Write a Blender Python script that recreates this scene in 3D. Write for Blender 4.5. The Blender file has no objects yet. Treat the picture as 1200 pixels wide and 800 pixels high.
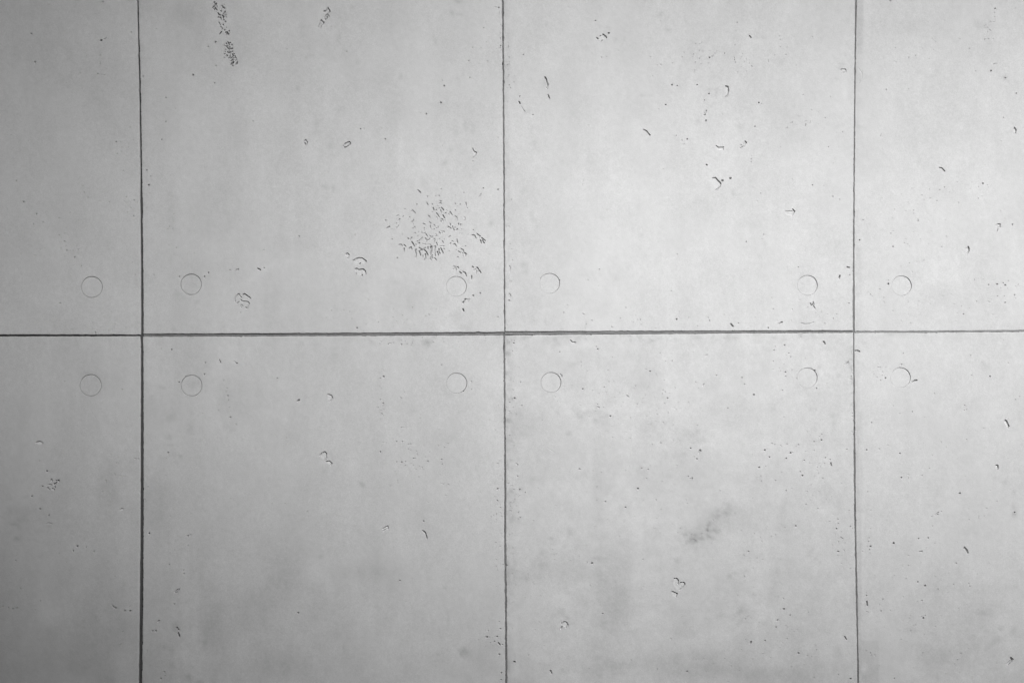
import bpy, math, random
import numpy as np
from mathutils import Vector

# ------------------------------------------------------------------ scene, camera, light
scene = bpy.context.scene
S = 0.0025            # metres per wall unit (one wall unit is 2.5 mm)
ZC = 1.5              # height of the wall unit row 400
def WX(u): return (u - 600.0) * S
def WZ(v): return ZC + (400.0 - v) * S

cam_data = bpy.data.cameras.new("camera")
cam_data.lens = 50.0
cam_data.sensor_width = 36.0
cam_data.clip_start = 0.05
cam_data.clip_end = 1000.0
cam = bpy.data.objects.new("camera", cam_data)
cam.location = (0.0, -4.1667, ZC)
cam.rotation_euler = (math.radians(90), 0, 0)
scene.collection.objects.link(cam)
scene.camera = cam

SUN_AZ = 17.7         # degrees to the right of the wall's normal
SUN_EL = 32.6
SUN_ANGLE = 22.2
SUN_STRENGTH = 1.5
SKY_STRENGTH = 0.05
EXPOSURE = 1.98
world = bpy.data.worlds.new("World")
scene.world = world
world.use_nodes = True
nt = world.node_tree
nt.nodes.clear()
out = nt.nodes.new("ShaderNodeOutputWorld")
bg = nt.nodes.new("ShaderNodeBackground")
sky = nt.nodes.new("ShaderNodeTexSky")
sky.sky_type = 'NISHITA'
sky.sun_disc = False
sky.sun_elevation = math.radians(SUN_EL)
sky.sun_rotation = math.radians(180.0 - SUN_AZ)
bw = nt.nodes.new("ShaderNodeRGBToBW")      # overcast, colourless sky
bg.inputs[1].default_value = SKY_STRENGTH
nt.links.new(sky.outputs[0], bw.inputs[0])
nt.links.new(bw.outputs[0], bg.inputs[0])
nt.links.new(bg.outputs[0], out.inputs[0])

sun_data = bpy.data.lights.new("sun", 'SUN')
sun_data.energy = SUN_STRENGTH
sun_data.angle = math.radians(SUN_ANGLE)
sun_data.color = (1.0, 1.0, 1.0)
sun = bpy.data.objects.new("sun", sun_data)
az, el = math.radians(SUN_AZ), math.radians(SUN_EL)
to_sun = Vector((math.cos(el) * math.sin(az), -math.cos(el) * math.cos(az), math.sin(el)))
sun.rotation_euler = to_sun.to_track_quat('Z', 'Y').to_euler()
sun.location = to_sun * 30
scene.collection.objects.link(sun)

scene.view_settings.view_transform = 'Standard'
scene.view_settings.look = 'None'
scene.view_settings.exposure = EXPOSURE
scene.view_settings.gamma = 1.0
scene.view_settings.use_curve_mapping = False
scene.cycles.max_bounces = 6
scene.cycles.use_denoising = True
scene.cycles.denoising_prefilter = 'ACCURATE'

# ------------------------------------------------------------------ helpers
rng = np.random.default_rng(11)

def smooth(t):
    t = np.clip(t, 0, 1)
    return t * t * (3 - 2 * t)

def value_noise(u, v, su, sv, seed):
    """smooth value noise at arrays u, v with cell size su x sv"""
    g = np.random.default_rng(seed).random((257, 257)).astype(np.float32) * 2 - 1
    a = u / su + 1000.0; b = v / sv + 1000.0
    i = np.floor(a).astype(int); j = np.floor(b).astype(int)
    fa = smooth(a - i); fb = smooth(b - j)
    i0 = i % 257; i1 = (i + 1) % 257; j0 = j % 257; j1 = (j + 1) % 257
    return ((g[j0, i0] * (1 - fa) + g[j0, i1] * fa) * (1 - fb)
            + (g[j1, i0] * (1 - fa) + g[j1, i1] * fa) * fb)

def mesh_from_arrays(name, co, quads, tone=None):
    me = bpy.data.meshes.new(name)
    co = np.asarray(co, np.float32); quads = np.asarray(quads, np.int32)
    me.vertices.add(len(co)); me.vertices.foreach_set("co", co.ravel())
    me.loops.add(len(quads) * 4); me.loops.foreach_set("vertex_index", quads.ravel())
    me.polygons.add(len(quads))
    me.polygons.foreach_set("loop_start", np.arange(0, len(quads) * 4, 4, dtype=np.int32))
    me.polygons.foreach_set("loop_total", np.full(len(quads), 4, np.int32))
    if tone is not None:
        at = me.attributes.new("tone", 'FLOAT', 'POINT')
        at.data.foreach_set("value", np.asarray(tone, np.float32))
    me.update(calc_edges=True)
    return me

def link(name, me, mat=None, parent=None, loc=None, **props):
    o = bpy.data.objects.new(name, me)
    scene.collection.objects.link(o)
    if mat is not None: o.data.materials.append(mat)
    if parent is not None: o.parent = parent
    if loc is not None: o.location = loc
    for k, w in props.items(): o[k] = w
    return o

def box_mesh(name, lo, hi):
    (x0, y0, z0), (x1, y1, z1) = lo, hi
    co = [(x0,y0,z0),(x1,y0,z0),(x1,y1,z0),(x0,y1,z0),(x0,y0,z1),(x1,y0,z1),(x1,y1,z1),(x0,y1,z1)]
    f = [(0,3,2,1),(4,5,6,7),(0,1,5,4),(1,2,6,5),(2,3,7,6),(3,0,4,7)]
    return mesh_from_arrays(name, co, f)

# ------------------------------------------------------------------ materials
def concrete_material(name, base, use_tone=True, grain=1.0):
    m = bpy.data.materials.new(name); m.use_nodes = True
    n = m.node_tree.nodes; l = m.node_tree.links
    b = n["Principled BSDF"]
    b.inputs["Roughness"].default_value = 0.72
    b.inputs["Specular IOR Level"].default_value = 0.25
    geo = n.new("ShaderNodeNewGeometry")
    def noise(scale, detail, rough, stretch=None):
        t = n.new("ShaderNodeTexNoise"); t.inputs["Scale"].default_value = scale
        t.inputs["Detail"].default_value = detail; t.inputs["Roughness"].default_value = rough
        if stretch:
            mp = n.new("ShaderNodeVectorMath"); mp.operation = 'MULTIPLY'
            mp.inputs[1].default_value = stretch
            l.new(geo.outputs["Position"], mp.inputs[0]); l.new(mp.outputs[0], t.inputs["Vector"])
        else:
            l.new(geo.outputs["Position"], t.inputs["Vector"])
        return t.outputs["Fac"]
    def mr(sock, lo, hi, a=0.3, c=0.7):
        r = n.new("ShaderNodeMapRange"); r.inputs[1].default_value = a; r.inputs[2].default_value = c
        r.inputs[3].default_value = lo; r.inputs[4].default_value = hi
        l.new(sock, r.inputs[0]); return r.outputs[0]
    def mul(a, c):
        q = n.new("ShaderNodeMath"); q.operation = 'MULTIPLY'
        l.new(a, q.inputs[0])
        if isinstance(c, float): q.inputs[1].default_value = c
        else: l.new(c, q.inputs[1])
        return q.outputs[0]
    g = 0.13 * grain
    f = mr(noise(420.0, 3.0, 0.75), 1 - g, 1 + g)
    f = mul(f, mr(noise(60.0, 4.0, 0.7), 1 - 0.04 * grain, 1 + 0.04 * grain))
    f = mul(f, mr(noise(9.0, 4.0, 0.6, (1.0, 1.0, 0.45)), 1 - 0.035 * grain, 1 + 0.035 * grain))
    if use_tone:
        at = n.new("ShaderNodeAttribute"); at.attribute_name = "tone"
        f = mul(f, at.outputs["Fac"])
    f = mul(f, float(base))
    cc = n.new("ShaderNodeCombineColor")
    for k in range(3): l.new(f, cc.inputs[k])
    l.new(cc.outputs[0], b.inputs["Base Color"])
    bump = n.new("ShaderNodeBump"); bump.inputs["Strength"].default_value = 0.25
    bump.inputs["Distance"].default_value = 0.0006
    l.new(noise(350.0, 4.0, 0.7), bump.inputs["Height"])
    l.new(bump.outputs[0], b.inputs["Normal"])
    return m

M_conc = concrete_material("cast_concrete", 0.50)
M_plug = concrete_material("plug_mortar", 0.50)
M_side = concrete_material("plain_concrete", 0.18, use_tone=False)
M_seal = concrete_material("joint_mortar", 0.18, use_tone=False, grain=3.0)
M_seal_pale = concrete_material("joint_mortar_pale", 0.26, use_tone=False, grain=2.0)
M_seal_dark = concrete_material("joint_mortar_dark", 0.07, use_tone=False, grain=3.0)
M_shade_slab = concrete_material("shade_slab_concrete", 0.25, use_tone=False)  # for the slab added overhead to hold back light
M_blocker = concrete_material("dark_blocker", 0.05, use_tone=False, grain=3.0)  # for the added blocks opposite, dark to keep bounce low
M_ground = concrete_material("asphalt", 0.05, use_tone=False, grain=3.0)

# ------------------------------------------------------------------ marks in the surface
# all positions in wall units (2.5 mm), u to the right, v downwards
STROKES = [
 # dark worm-like pitting near the top of the second panel
 ([(253.5,4.5),(251.5,7),(249.5,9.5)],1.2),([(251.5,8.5),(254.3,12)],1.2),([(250.5,10),(251.5,12)],),([(254,7.3),(254.6,8)],),
 ([(260,7.3),(262,9),(263.5,10)],1.1),([(260,10.5),(262.5,9.3)],),([(263.3,13.5),(264.3,14.5)],),([(263.8,14),(262,16.5)],1.2),
 ([(263.5,17.8),(265.5,17.3)],),([(260.8,18.3),(262,19.5),(261.5,21.5)],1.4),([(255.8,15.8),(256,17.3),(258.3,17.8)],1.3),
 ([(255.5,20.5),(258.5,20.7),(259,22.8)],1.1),([(256.5,26.5),(258.4,29.3)],),([(259.5,37.5),(257.5,40.3)],1.1),
 ([(264.5,38),(265,40.5),(268,40)],1.2),([(266,38),(268,41)],1.1),
 ([(267,49.5),(268.5,52.5),(268,55)],1.2),([(268,51),(270,50.5)],),([(264.5,54.5),(268,54.5),(269.5,56)],1.1),
 ([(266.5,56.5),(269,58),(272.5,57)],1.1),([(269,60.5),(270.5,62),(272.8,60.3)],),([(269,62),(269.5,66.5),(268,68.8)],1.1),
 ([(272.5,64),(273,66),(270,69)],1.3),([(273,68.5),(276.5,68),(277.5,70.5),(275.5,71)],),([(273,70),(270.8,72)],1.1),
 ([(278.3,73),(276.8,75.8)],1.4),([(273.5,73),(271,75.5),(273,77.3)],1.5),
 # spray of fine marks
 ([(489.5,222.5),(492.8,225.5)],1.0),([(482,247.5),(483.5,246.3),(486.5,249.8)],.7),([(500,237.3),(501.5,240.3)],.8),
 ([(507.5,243.5),(508.5,246)],.9),([(464.5,253.3),(467,252.3)],.7),([(471.5,254.5),(472.7,253.3)],.7),
 ([(515,235.3),(517,235.7)],.8),([(514.3,238.7),(516,237.3),(517.5,238.8)],.7),([(517,243.2),(518,243.8),(519.8,246.3)],.9),
 ([(516.3,246),(516.7,249.3)],.8),([(511.3,249.5),(513,251.5),(514.7,254.5)],.8),([(521.3,250.5),(522.6,249.3)],.8),
 ([(525.5,251.5),(527.5,248.3),(529.8,251.8)],.8),([(545.7,237.5),(546.5,241)],.8),([(533,253.3),(535.5,254.5),(535.4,257.5)],.7),
 ([(519,252.3),(521,255.3)],1.0),([(502,252.5),(504,254.8)],.7),([(511.5,253.8),(512.3,256.5)],.6),([(517,256.3),(518.7,257),(519,259.5)],.7),
 ([(516.7,258.5),(516.3,260.5)],.8),([(503.3,260.3),(504.7,261.6)],.7),([(504.5,266),(505,268.3)],.7),([(508.5,263.3),(509.5,264.6)],.7),
 ([(513.5,265.5),(513.3,267.7),(511.2,267)],.6),([(507.3,269.5),(509,268.3)],.7),([(527.5,261.8),(528,264)],.8),
 ([(524.3,267.5),(525,265.3),(528.5,267.5)],.8),([(530.3,265.3),(530.5,268),(532.5,269.7)],.8),([(531.5,267),(533.5,266.3)],.7),
 ([(534.5,269.8),(536,268.3)],.9),([(537.5,261.8),(537,264.5)],.9),([(539.6,262.5),(539.5,264.3)],.8),
 ([(544.5,254.5),(545,257),(543.8,258.5)],.7),([(517.5,271),(520.5,271.5)],.8),([(518,272),(518.5,274)],.6),([(514.5,271.8),(515.8,273.5)],.8),
 ([(526,278.3),(527.5,276.5)],.7),([(553.3,275.4),(556,275.7),(558,279.2)],.9),([(527.3,286.5),(528,284.5)],.7),([(529,282.5),(531,283)],.7),
 ([(535.5,281.5),(536.3,284)],.9),([(531.3,286.3),(533,285.6),(534.8,289)],.8),([(515,279.8),(514.3,282.3)],.6),([(518,282),(519.7,284.7)],.7),
 ([(467.3,258.3),(468.4,256.6)],.8),([(482.3,259.8),(484.6,259.2),(484.5,257.3)],.8),([(453.6,267.3),(455,266),(456.5,265.5)],1.0),
 ([(464.5,267.7),(465.3,266)],.7),([(495.5,261.8),(498,263)],.8),([(496.3,268),(497.5,267)],.7),([(494,271.5),(494.5,273.7)],.7),
 ([(497,273.7),(498.5,272.5)],.7),([(499,274),(500.5,276.7)],.8),([(478,279),(478.5,279.8)],.9),([(480.5,280.8),(482.6,278.3)],.8),
 ([(488.3,283),(492.5,281.3),(494.7,278.3)],.8),([(482.5,283.3),(485.5,288)],1.0),([(490,284.5),(491.8,284.6),(490.5,287)],.8),
 ([(494.5,285.5),(497,286.1),(499,286.6)],.6),([(500.5,286.7),(502.8,286.2)],.55),([(473.5,287),(475.5,289)],.9),([(473.5,291),(473.5,294.3)],1.0),
 ([(467.5,287),(470,286.3),(471.5,288)],.8),([(479.3,292.5),(480,290.3),(481.7,289.5),(482.6,291.7)],1.0),
 ([(486.5,293.5),(487.5,296),(487.7,300),(486.7,302.3)],.9),([(491,290.3),(495,292.5),(492.3,293.8)],.9),([(491.3,294.5),(492.3,297),(492.7,299)],1.1),
 ([(496.3,293.3),(497,291.3),(498.5,290)],.8),([(496.8,292.5),(499,294.3),(501.5,299)],1.1),([(498.3,297.5),(498.8,302.5),(497.3,304.5)],1.0),
 ([(501.3,289.5),(501.4,291.5)],1.0),([(504.5,289.5),(505,292),(504.5,298.3)],1.3,2.8),([(504.3,286.3),(504.8,288.6)],.7),([(505.9,288.5),(506,295)],.9),([(508.5,288.8),(510.5,288.3)],.8),
 ([(510.3,289),(509.3,294),(510,299.3)],1.0),([(511.3,284.3),(512.5,287.5)],.9),([(512.3,295),(513.7,298.8)],1.1),
 ([(514.3,291.5),(514,295),(515.5,297)],1.0),([(516.5,290.5),(518,294),(519,296.5)],1.0),([(515.3,288.5),(520.5,288.5)],.7),
 ([(495.5,299.5),(495,301.5)],.8),([(505.5,300.2),(506.8,299)],.8),([(503,304.5),(504.5,301.5),(507,301.7)],.8),([(510,303),(511,304.3)],.8),
 ([(504.5,303),(505.3,304.8)],.7),([(498.5,279),(499.8,281)],.8),([(499,280.5),(502.5,281.5),(503.5,279.5)],.8),([(503.5,276),(505,277.5)],.7),
 ([(506,279.5),(507,277)],.7),([(508.5,279.5),(509.5,281)],.7),([(499.5,283.5),(500.3,282.5)],.7),([(508.5,284.3),(509.3,282.3)],.7),
 ([(510.5,274.5),(512,276.5),(510,277)],.6),([(559,274),(562.7,276.8)],1.0),([(564.3,278.5),(568.8,282)],1.0),([(563,281.5),(564,284.8)],1.1),
 ([(565.5,281.5),(567.3,284.5)],1.2),([(537,294.5),(539.5,295.8)],.8),([(540,291.3),(542.5,292.5),(543.5,296),(546.5,297.5)],.9),
 ([(542,296),(542.5,300.5)],.7),([(545,297.5),(545.8,300)],.9),
 ([(531.5,312),(533.5,312.5)],.8),([(535.3,313.3),(536.8,312.5),(537.5,314.3)],.9),([(534.5,314.5),(534.5,317)],.8),([(530.5,315.5),(534,314)],.6),
 ([(538.5,318.3),(540.3,320)],1.0),([(542.5,318.3),(545,319.5),(546.5,323.5)],.9),([(553.5,312.3),(554.8,313.5)],1.1),([(558.5,313),(558.3,320.5)],.9),
 ([(559.3,313.3),(563.5,319.5)],1.0),([(554.8,316.5),(557,315.3)],.7),([(552.7,323.3),(552.5,326.5)],1.1),
 ([(542.2,354.8),(543.8,352.3),(545.5,350.5)],1.2),([(545.5,350.6),(548.5,351.2),(550.5,350.5)],.8),([(548.5,353),(549.3,351.5)],.7),([(542.5,362),(543.5,364.5)],1.3),
 ([(561.5,231),(563.5,227.5)],.7),
 # chipped outlines
 ([(835.5,208.8),(838.5,208.2),(841,211.2),(844.3,214.3),(844.6,216),(843.8,218.7),(839.3,222.9)],1.15,2.0),
 ([(790.3,677.6),(793,677.4),(795,680),(794.6,684)],1.0,1.8),([(797.5,682.4),(801.5,682.1),(802.8,684.3),(801,687),(796.3,690.8)],1.1,1.8),
 ([(788,693),(793.4,695),(792.3,699.2)],1.1,1.8),
 ([(658.3,734),(657.3,736.8)],.9),([(658.4,731),(660,729),(662,728),(664.3,729.3),(665.8,732.5),(663,734.8)],.95),
 ([(375,533.5),(376,531.8),(380.3,529.2),(382.5,531.3),(382.4,536),(380.3,539.5)],.95),
 ([(382.3,540.6),(386,540.1),(388.8,542.7),(387.5,545)],.95),
 ([(384,461.8),(388,463),(389.7,466),(387,469.8)],.9),
 ([(405.5,299),(405.7,297.3),(407.3,296.8),(409,298.5),(408.9,301),(407.5,302.8)],.9),
 ([(413.7,305.3),(417.5,303.2),(420.5,302.1),(424,302.2),(427,304.3),(429.2,306),(428,307.5)],1.0),([(421.3,309.7),(422.2,308.2)],1.0),
 ([(416,315.2),(418.5,314.5),(420,316),(425.5,315.3),(428,317.5),(428.8,321)],1.05),([(423.3,323.5),(424.8,321.8)],1.0),([(417.3,320),(417.6,321.5)],.7),
 ([(275.5,353.5),(275.2,350.5),(276.5,347.5),(279,344.3),(280.5,344.5),(280.5,346.5),(283.5,348.5)],.85),
 ([(284.7,347),(285,345),(286.3,344.2),(290,346.7),(293.3,349.3)],1.05),([(282.3,350.8),(283,352.5),(290.3,353.5),(292,355.5),(290.8,359.5),(289.3,361.3),(288,360)],.9),
 ([(283,357),(284.7,358.5),(283.8,360.5),(281.8,359.8),(281.6,358),(283,357)],.6),([(277.5,355.3),(280,353.5)],.8),
 ([(379.3,14),(379.5,12.5),(382,13.5),(384.3,9.3),(386.7,13.5),(385,16)],.95),
 ([(385.8,19.3),(383.8,16.5),(381.5,18.5),(380.3,22),(382,23),(383.5,21.5),(383.3,19.8)],.9),
 ([(373.2,32),(374.8,28.5),(376.3,23.5),(379.5,26.7),(378.5,29.7)],.95),([(375.4,33.5),(376.5,30.5)],.7),
 ([(706.5,40.3),(709.5,42.5),(710.8,44.5)],1.1),([(699.3,44.3),(700.7,45.5)],1.0),([(702,43.8),(703.5,42.2)],.7),([(704.3,49),(705.7,47.2)],.9),([(700,48.4),(702.5,48.4)],.6),
 ([(839.3,170.8),(842,173),(845,172.7),(847.8,172.5),(847.5,175.8)],.85),([(873.3,165.5),(874.7,167.3),(872,171),(868,173.5)],1.0,1.8),
 ([(850.3,101),(853,101.5),(853.9,106),(852.5,112.3),(850.5,113.2)],1.0),([(754.5,152),(757.5,153.5),(761.5,158.3)],1.1),
 ([(638.5,90.5),(640,93),(641,97),(642.3,99),(641,103.5)],1.3,2.2),([(642.3,111.5),(643.8,115.3)],1.2,2),([(608,119),(609.3,121.3)],1.2),
 ([(611.5,125),(613.5,129.5),(615.5,131)],.5,.8),([(878.5,42),(880.3,44.3)],1.1),([(825,135),(828,129.5)],.8),
 ([(357,165.5),(358.2,164),(360,166.5),(359.8,169.3),(358.3,170),(357.2,167.5)],.95),
 ([(402.5,171.5),(405,168),(409.5,166.3),(411,168.5),(407.5,172),(403.5,172.9),(402.5,171.5)],1.0),
 ([(553.8,173.8),(555,177),(558.5,178.8),(557.5,181.5),(554.8,184.8)],.8),
 ([(597,311.5),(598,314),(597,318.5)],.8,1.0),([(597.3,344.5),(598.5,346.5),(597,349.5)],.8,1.0),
 ([(682.5,367.3),(684.5,368.3)],.6),([(856.5,379.5),(859,382.5)],1.2),
 ([(985.5,81.5),(991,81.5),(991.5,84)],.8),([(985,83),(986.5,81)],.6),([(988,85.3),(991.3,85)],.6),
 ([(1188.8,149.5),(1190.8,152),(1190.3,156)],1.0),([(1101,196.3),(1104,197),(1107.3,200.8)],1.0),
 ([(929,245.3),(931.5,247.8),(928.5,252)],1.0),([(920,247.8),(925,247.2),(928,247.6)],.7),
 ([(1169,262.8),(1172,262.5),(1172,266),(1169.5,267),(1168.3,271.5)],.9),([(1134.5,289),(1135.7,292),(1135,295),(1133,297.3)],1.1),
 ([(993,313),(995.5,313.5)],1.3),([(984.5,323),(983.5,326)],1.3),([(913,379),(916.5,377.5)],1.2),
 ([(939,378.3),(943,379.5),(950,379.3),(953.5,377.8)],.7,.8),([(949.5,355),(951,358)],.8),([(952,356),(955,361)],.8),([(954,357),(953,353.5)],.7),
 ([(275.5,318.5),(276.5,316),(279.5,315.3),(279,317.5)],.7),([(302,314.5),(305,316)],1.2),
 ([(42.3,519),(44,517.3),(47.5,517),(50,519)],.9),([(59.3,564),(60.3,561.3),(61.5,563.5)],.8),([(65.5,563.5),(66.8,562.5)],.9),
 ([(64,567),(66,565)],1.1),([(56.5,568),(58.5,567),(60.8,567.8)],.8),([(55,571.5),(56.5,571.3),(57.5,573)],.8),([(60.5,573),(61.5,572),(63,572.5),(63.5,574)],.8),
 ([(141.5,597.5),(142.5,595.5),(144,595.5),(143,597.3)],.8),([(257,421.5),(258.5,425)],.9),([(274.3,423.3),(277,425.3)],.6),
 ([(348.5,469.8),(350.5,468.3)],1.2),([(582.3,573.5),(583.5,572)],.8),([(668.5,398.5),(670.5,401),(674.5,401.3)],.9),
 ([(656.5,438.5),(658.5,440),(657.8,442.5)],.8),([(734.5,463),(737,465)],.7),([(826,417.5),(829,415.5)],.5),([(823.5,451.5),(825,449.5)],.7),
 ([(820.5,527.3),(820,529),(818.6,530.8)],1.5,2),([(965,400),(967.3,402.8)],1.2),([(1002.3,411),(1005,410.5),(1007.5,412)],1.3,2),
 ([(990.5,427.5),(993.8,424)],1.2,.9),([(1069.3,447.3),(1072,445.8),(1074,445.5)],1.3),([(973.8,542),(974.5,545.5)],1.0),
 ([(54.5,613.5),(56.5,612.3),(60.5,613)],.7),([(131.5,708.5),(133,711),(136,711.3)],.9),([(139.5,755.3),(142,754)],.7),
 ([(205,693.5),(208,690.5),(210.2,689.8),(208.5,693.3),(205.5,694.6),(205,693.5)],.8),([(185,727.8),(186.5,726.3)],1.0),([(209,741.5),(210.3,745.3)],1.5),
 ([(448.5,619.5),(451.5,617.5),(454.3,616),(454.8,619.5)],.85),([(449.3,622.5),(451,620.5)],.8),([(495.5,621.5),(498.5,624),(500.3,630.5)],1.1),
 ([(584,753),(586,755)],1.3),([(645,785.5),(646.3,788.5)],1.6,2),([(879,754),(880.5,751.5)],1.1),([(985,629),(988,631)],.6),
 ([(910,727.5),(911.5,725.8)],.9),([(990,745.5),(992,749)],1.0),([(1016,704.5),(1016.5,709)],1.2),([(1077.5,646),(1080.5,645.5)],1.0),
 ([(1130.5,641),(1133,644.5),(1134.3,647.5)],1.5,2),([(1096,603.5),(1099.5,600)],.8),([(1184.5,770.2),(1186.7,772),(1184,775),(1181,778.3)],1.6,2.6),
 ([(1177.8,492.2),(1179.5,493),(1182.3,499),(1181.5,500.8)],1.1),([(1167.3,544.9),(1169.4,545.2),(1169.5,549),(1168.5,549.8)],1.1),
 ([(657,729.6),(658,728.7)],.6),
 # fine shallow scratches and hair cracks
 ([(1006,80),(1010.5,86),(1010,92),(1006.5,98)],.35,.3),([(642,525),(650,530)],.4,.3),
]
PITS = [
 ([(836.5,208.5),(838.5,208),(841,211),(844.5,214.5),(844,218.5),(839.5,222.7),(836,220),(834,215),(834.5,210)],.8),
 ([(789.5,677.8),(793,677.3),(795.5,680),(794.8,683.8),(798,682.5),(801.5,682),(803,684),(802,686.5),(796.5,690.8),(794,690.5),(790.5,688),(788.5,682)],1.4),
 ([(787.5,693),(793.8,695),(792.8,699.3),(788,698.5)],1.3),
 ([(659,729.5),(662,727.8),(664.5,728.8),(666,732.5),(664,735),(661,734.5),(658.5,733)],1.1),
 ([(375,533.5),(376,531.8),(380.3,529),(382.7,531.5),(382.5,536),(380.5,539.5),(377.5,537.5)],.9),
 ([(382,540.5),(386,540),(389,542.7),(387.5,545),(384,543.5)],.9),
 ([(384,461.5),(388,463),(389.8,466),(387,470),(384,467.5)],.9),
 ([(405.3,299),(407.3,296.8),(409.2,299),(408.5,302),(406.3,302)],.7),
 ([(415,305.3),(418,303),(421.5,302),(424.5,302.2),(429.3,306),(427,308.5),(421.5,309.5),(417,308)],.7),
 ([(416,315),(418.5,314.5),(420,316),(425.5,315.3),(428.5,318.5),(428.8,321.3),(424,323.3),(419,322.5),(416,320)],.9),
 ([(697.5,46),(699.5,44.5),(701,45.5),(703,42.5),(706.5,40.3),(709.5,42.5),(710.8,44.5),(706,47.5),(704.5,49),(700,48.5)],1.0),
 ([(839.3,171.3),(842,173),(845,172.7),(847.8,172.5),(847.5,176),(840.5,176.4)],1.3),
 ([(873.5,165.5),(875,167.5),(871.5,171.5),(868,173.8),(866.5,173),(870,169.5)],1.1),
 ([(850,101),(853,101.3),(854,106),(852.5,112.8),(849.6,113.2),(850.3,108)],1.2),
 ([(1187,150.5),(1189.5,149.5),(1191,152.5),(1190.3,156.3),(1187,154.5)],1.2),
 ([(919.3,248),(925,247),(928.5,247.5),(930.2,245.3),(931.7,248),(928,252.7),(921,252.3)],1.2),
 ([(1166.5,263.5),(1170,262.3),(1172.3,263.5),(1171.5,266.5),(1168.3,271.5),(1166,268)],1.2),
 ([(1131,291),(1134.5,289),(1135.7,293),(1133,297.3),(1131,295)],1.1),
 ([(553.8,174),(555.5,177.5),(558.7,179),(556.5,183),(554.8,184.8),(554.5,179)],1.1),
 ([(1176,493),(1179,492),(1180.5,494),(1182.6,499),(1181,501),(1178,498)],1.3),
 ([(1166,545.3),(1169.5,544.8),(1169.8,549.3),(1167,549.5)],1.2),
 ([(1176.5,777.5),(1183,773),(1186.3,770),(1187.2,773),(1182,778.8),(1177.5,779)],1.5),
 ([(42.5,519),(45,516.8),(48.5,517),(50,519.5),(46,522.3)],1.2),([(57,568),(60.5,567.3),(60,569.5),(57.5,569.5)],1.3),
 ([(60.3,573),(62,571.8),(63.5,574),(61.5,575)],1.3),([(64.5,563.5),(67.5,562.5),(68,564.5),(66,565.5)],1.2),
 ([(448.8,619.5),(454,616),(454.7,620),(450,622.3)],1.0),([(965.5,399.8),(967.5,401),(966.5,402)],1.0),
 ([(34.8,40),(35.8,38.6),(37.4,40),(37.3,42.3),(35.8,42.6)],1.3),([(39.6,73),(40.5,71.2),(41.9,72.5),(41.7,76.5),(40.6,77.6),(39.5,76)],1.4),
 ([(669,399),(672,400.3),(672.5,401.8),(670,401.3)],1.0),
]
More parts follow.
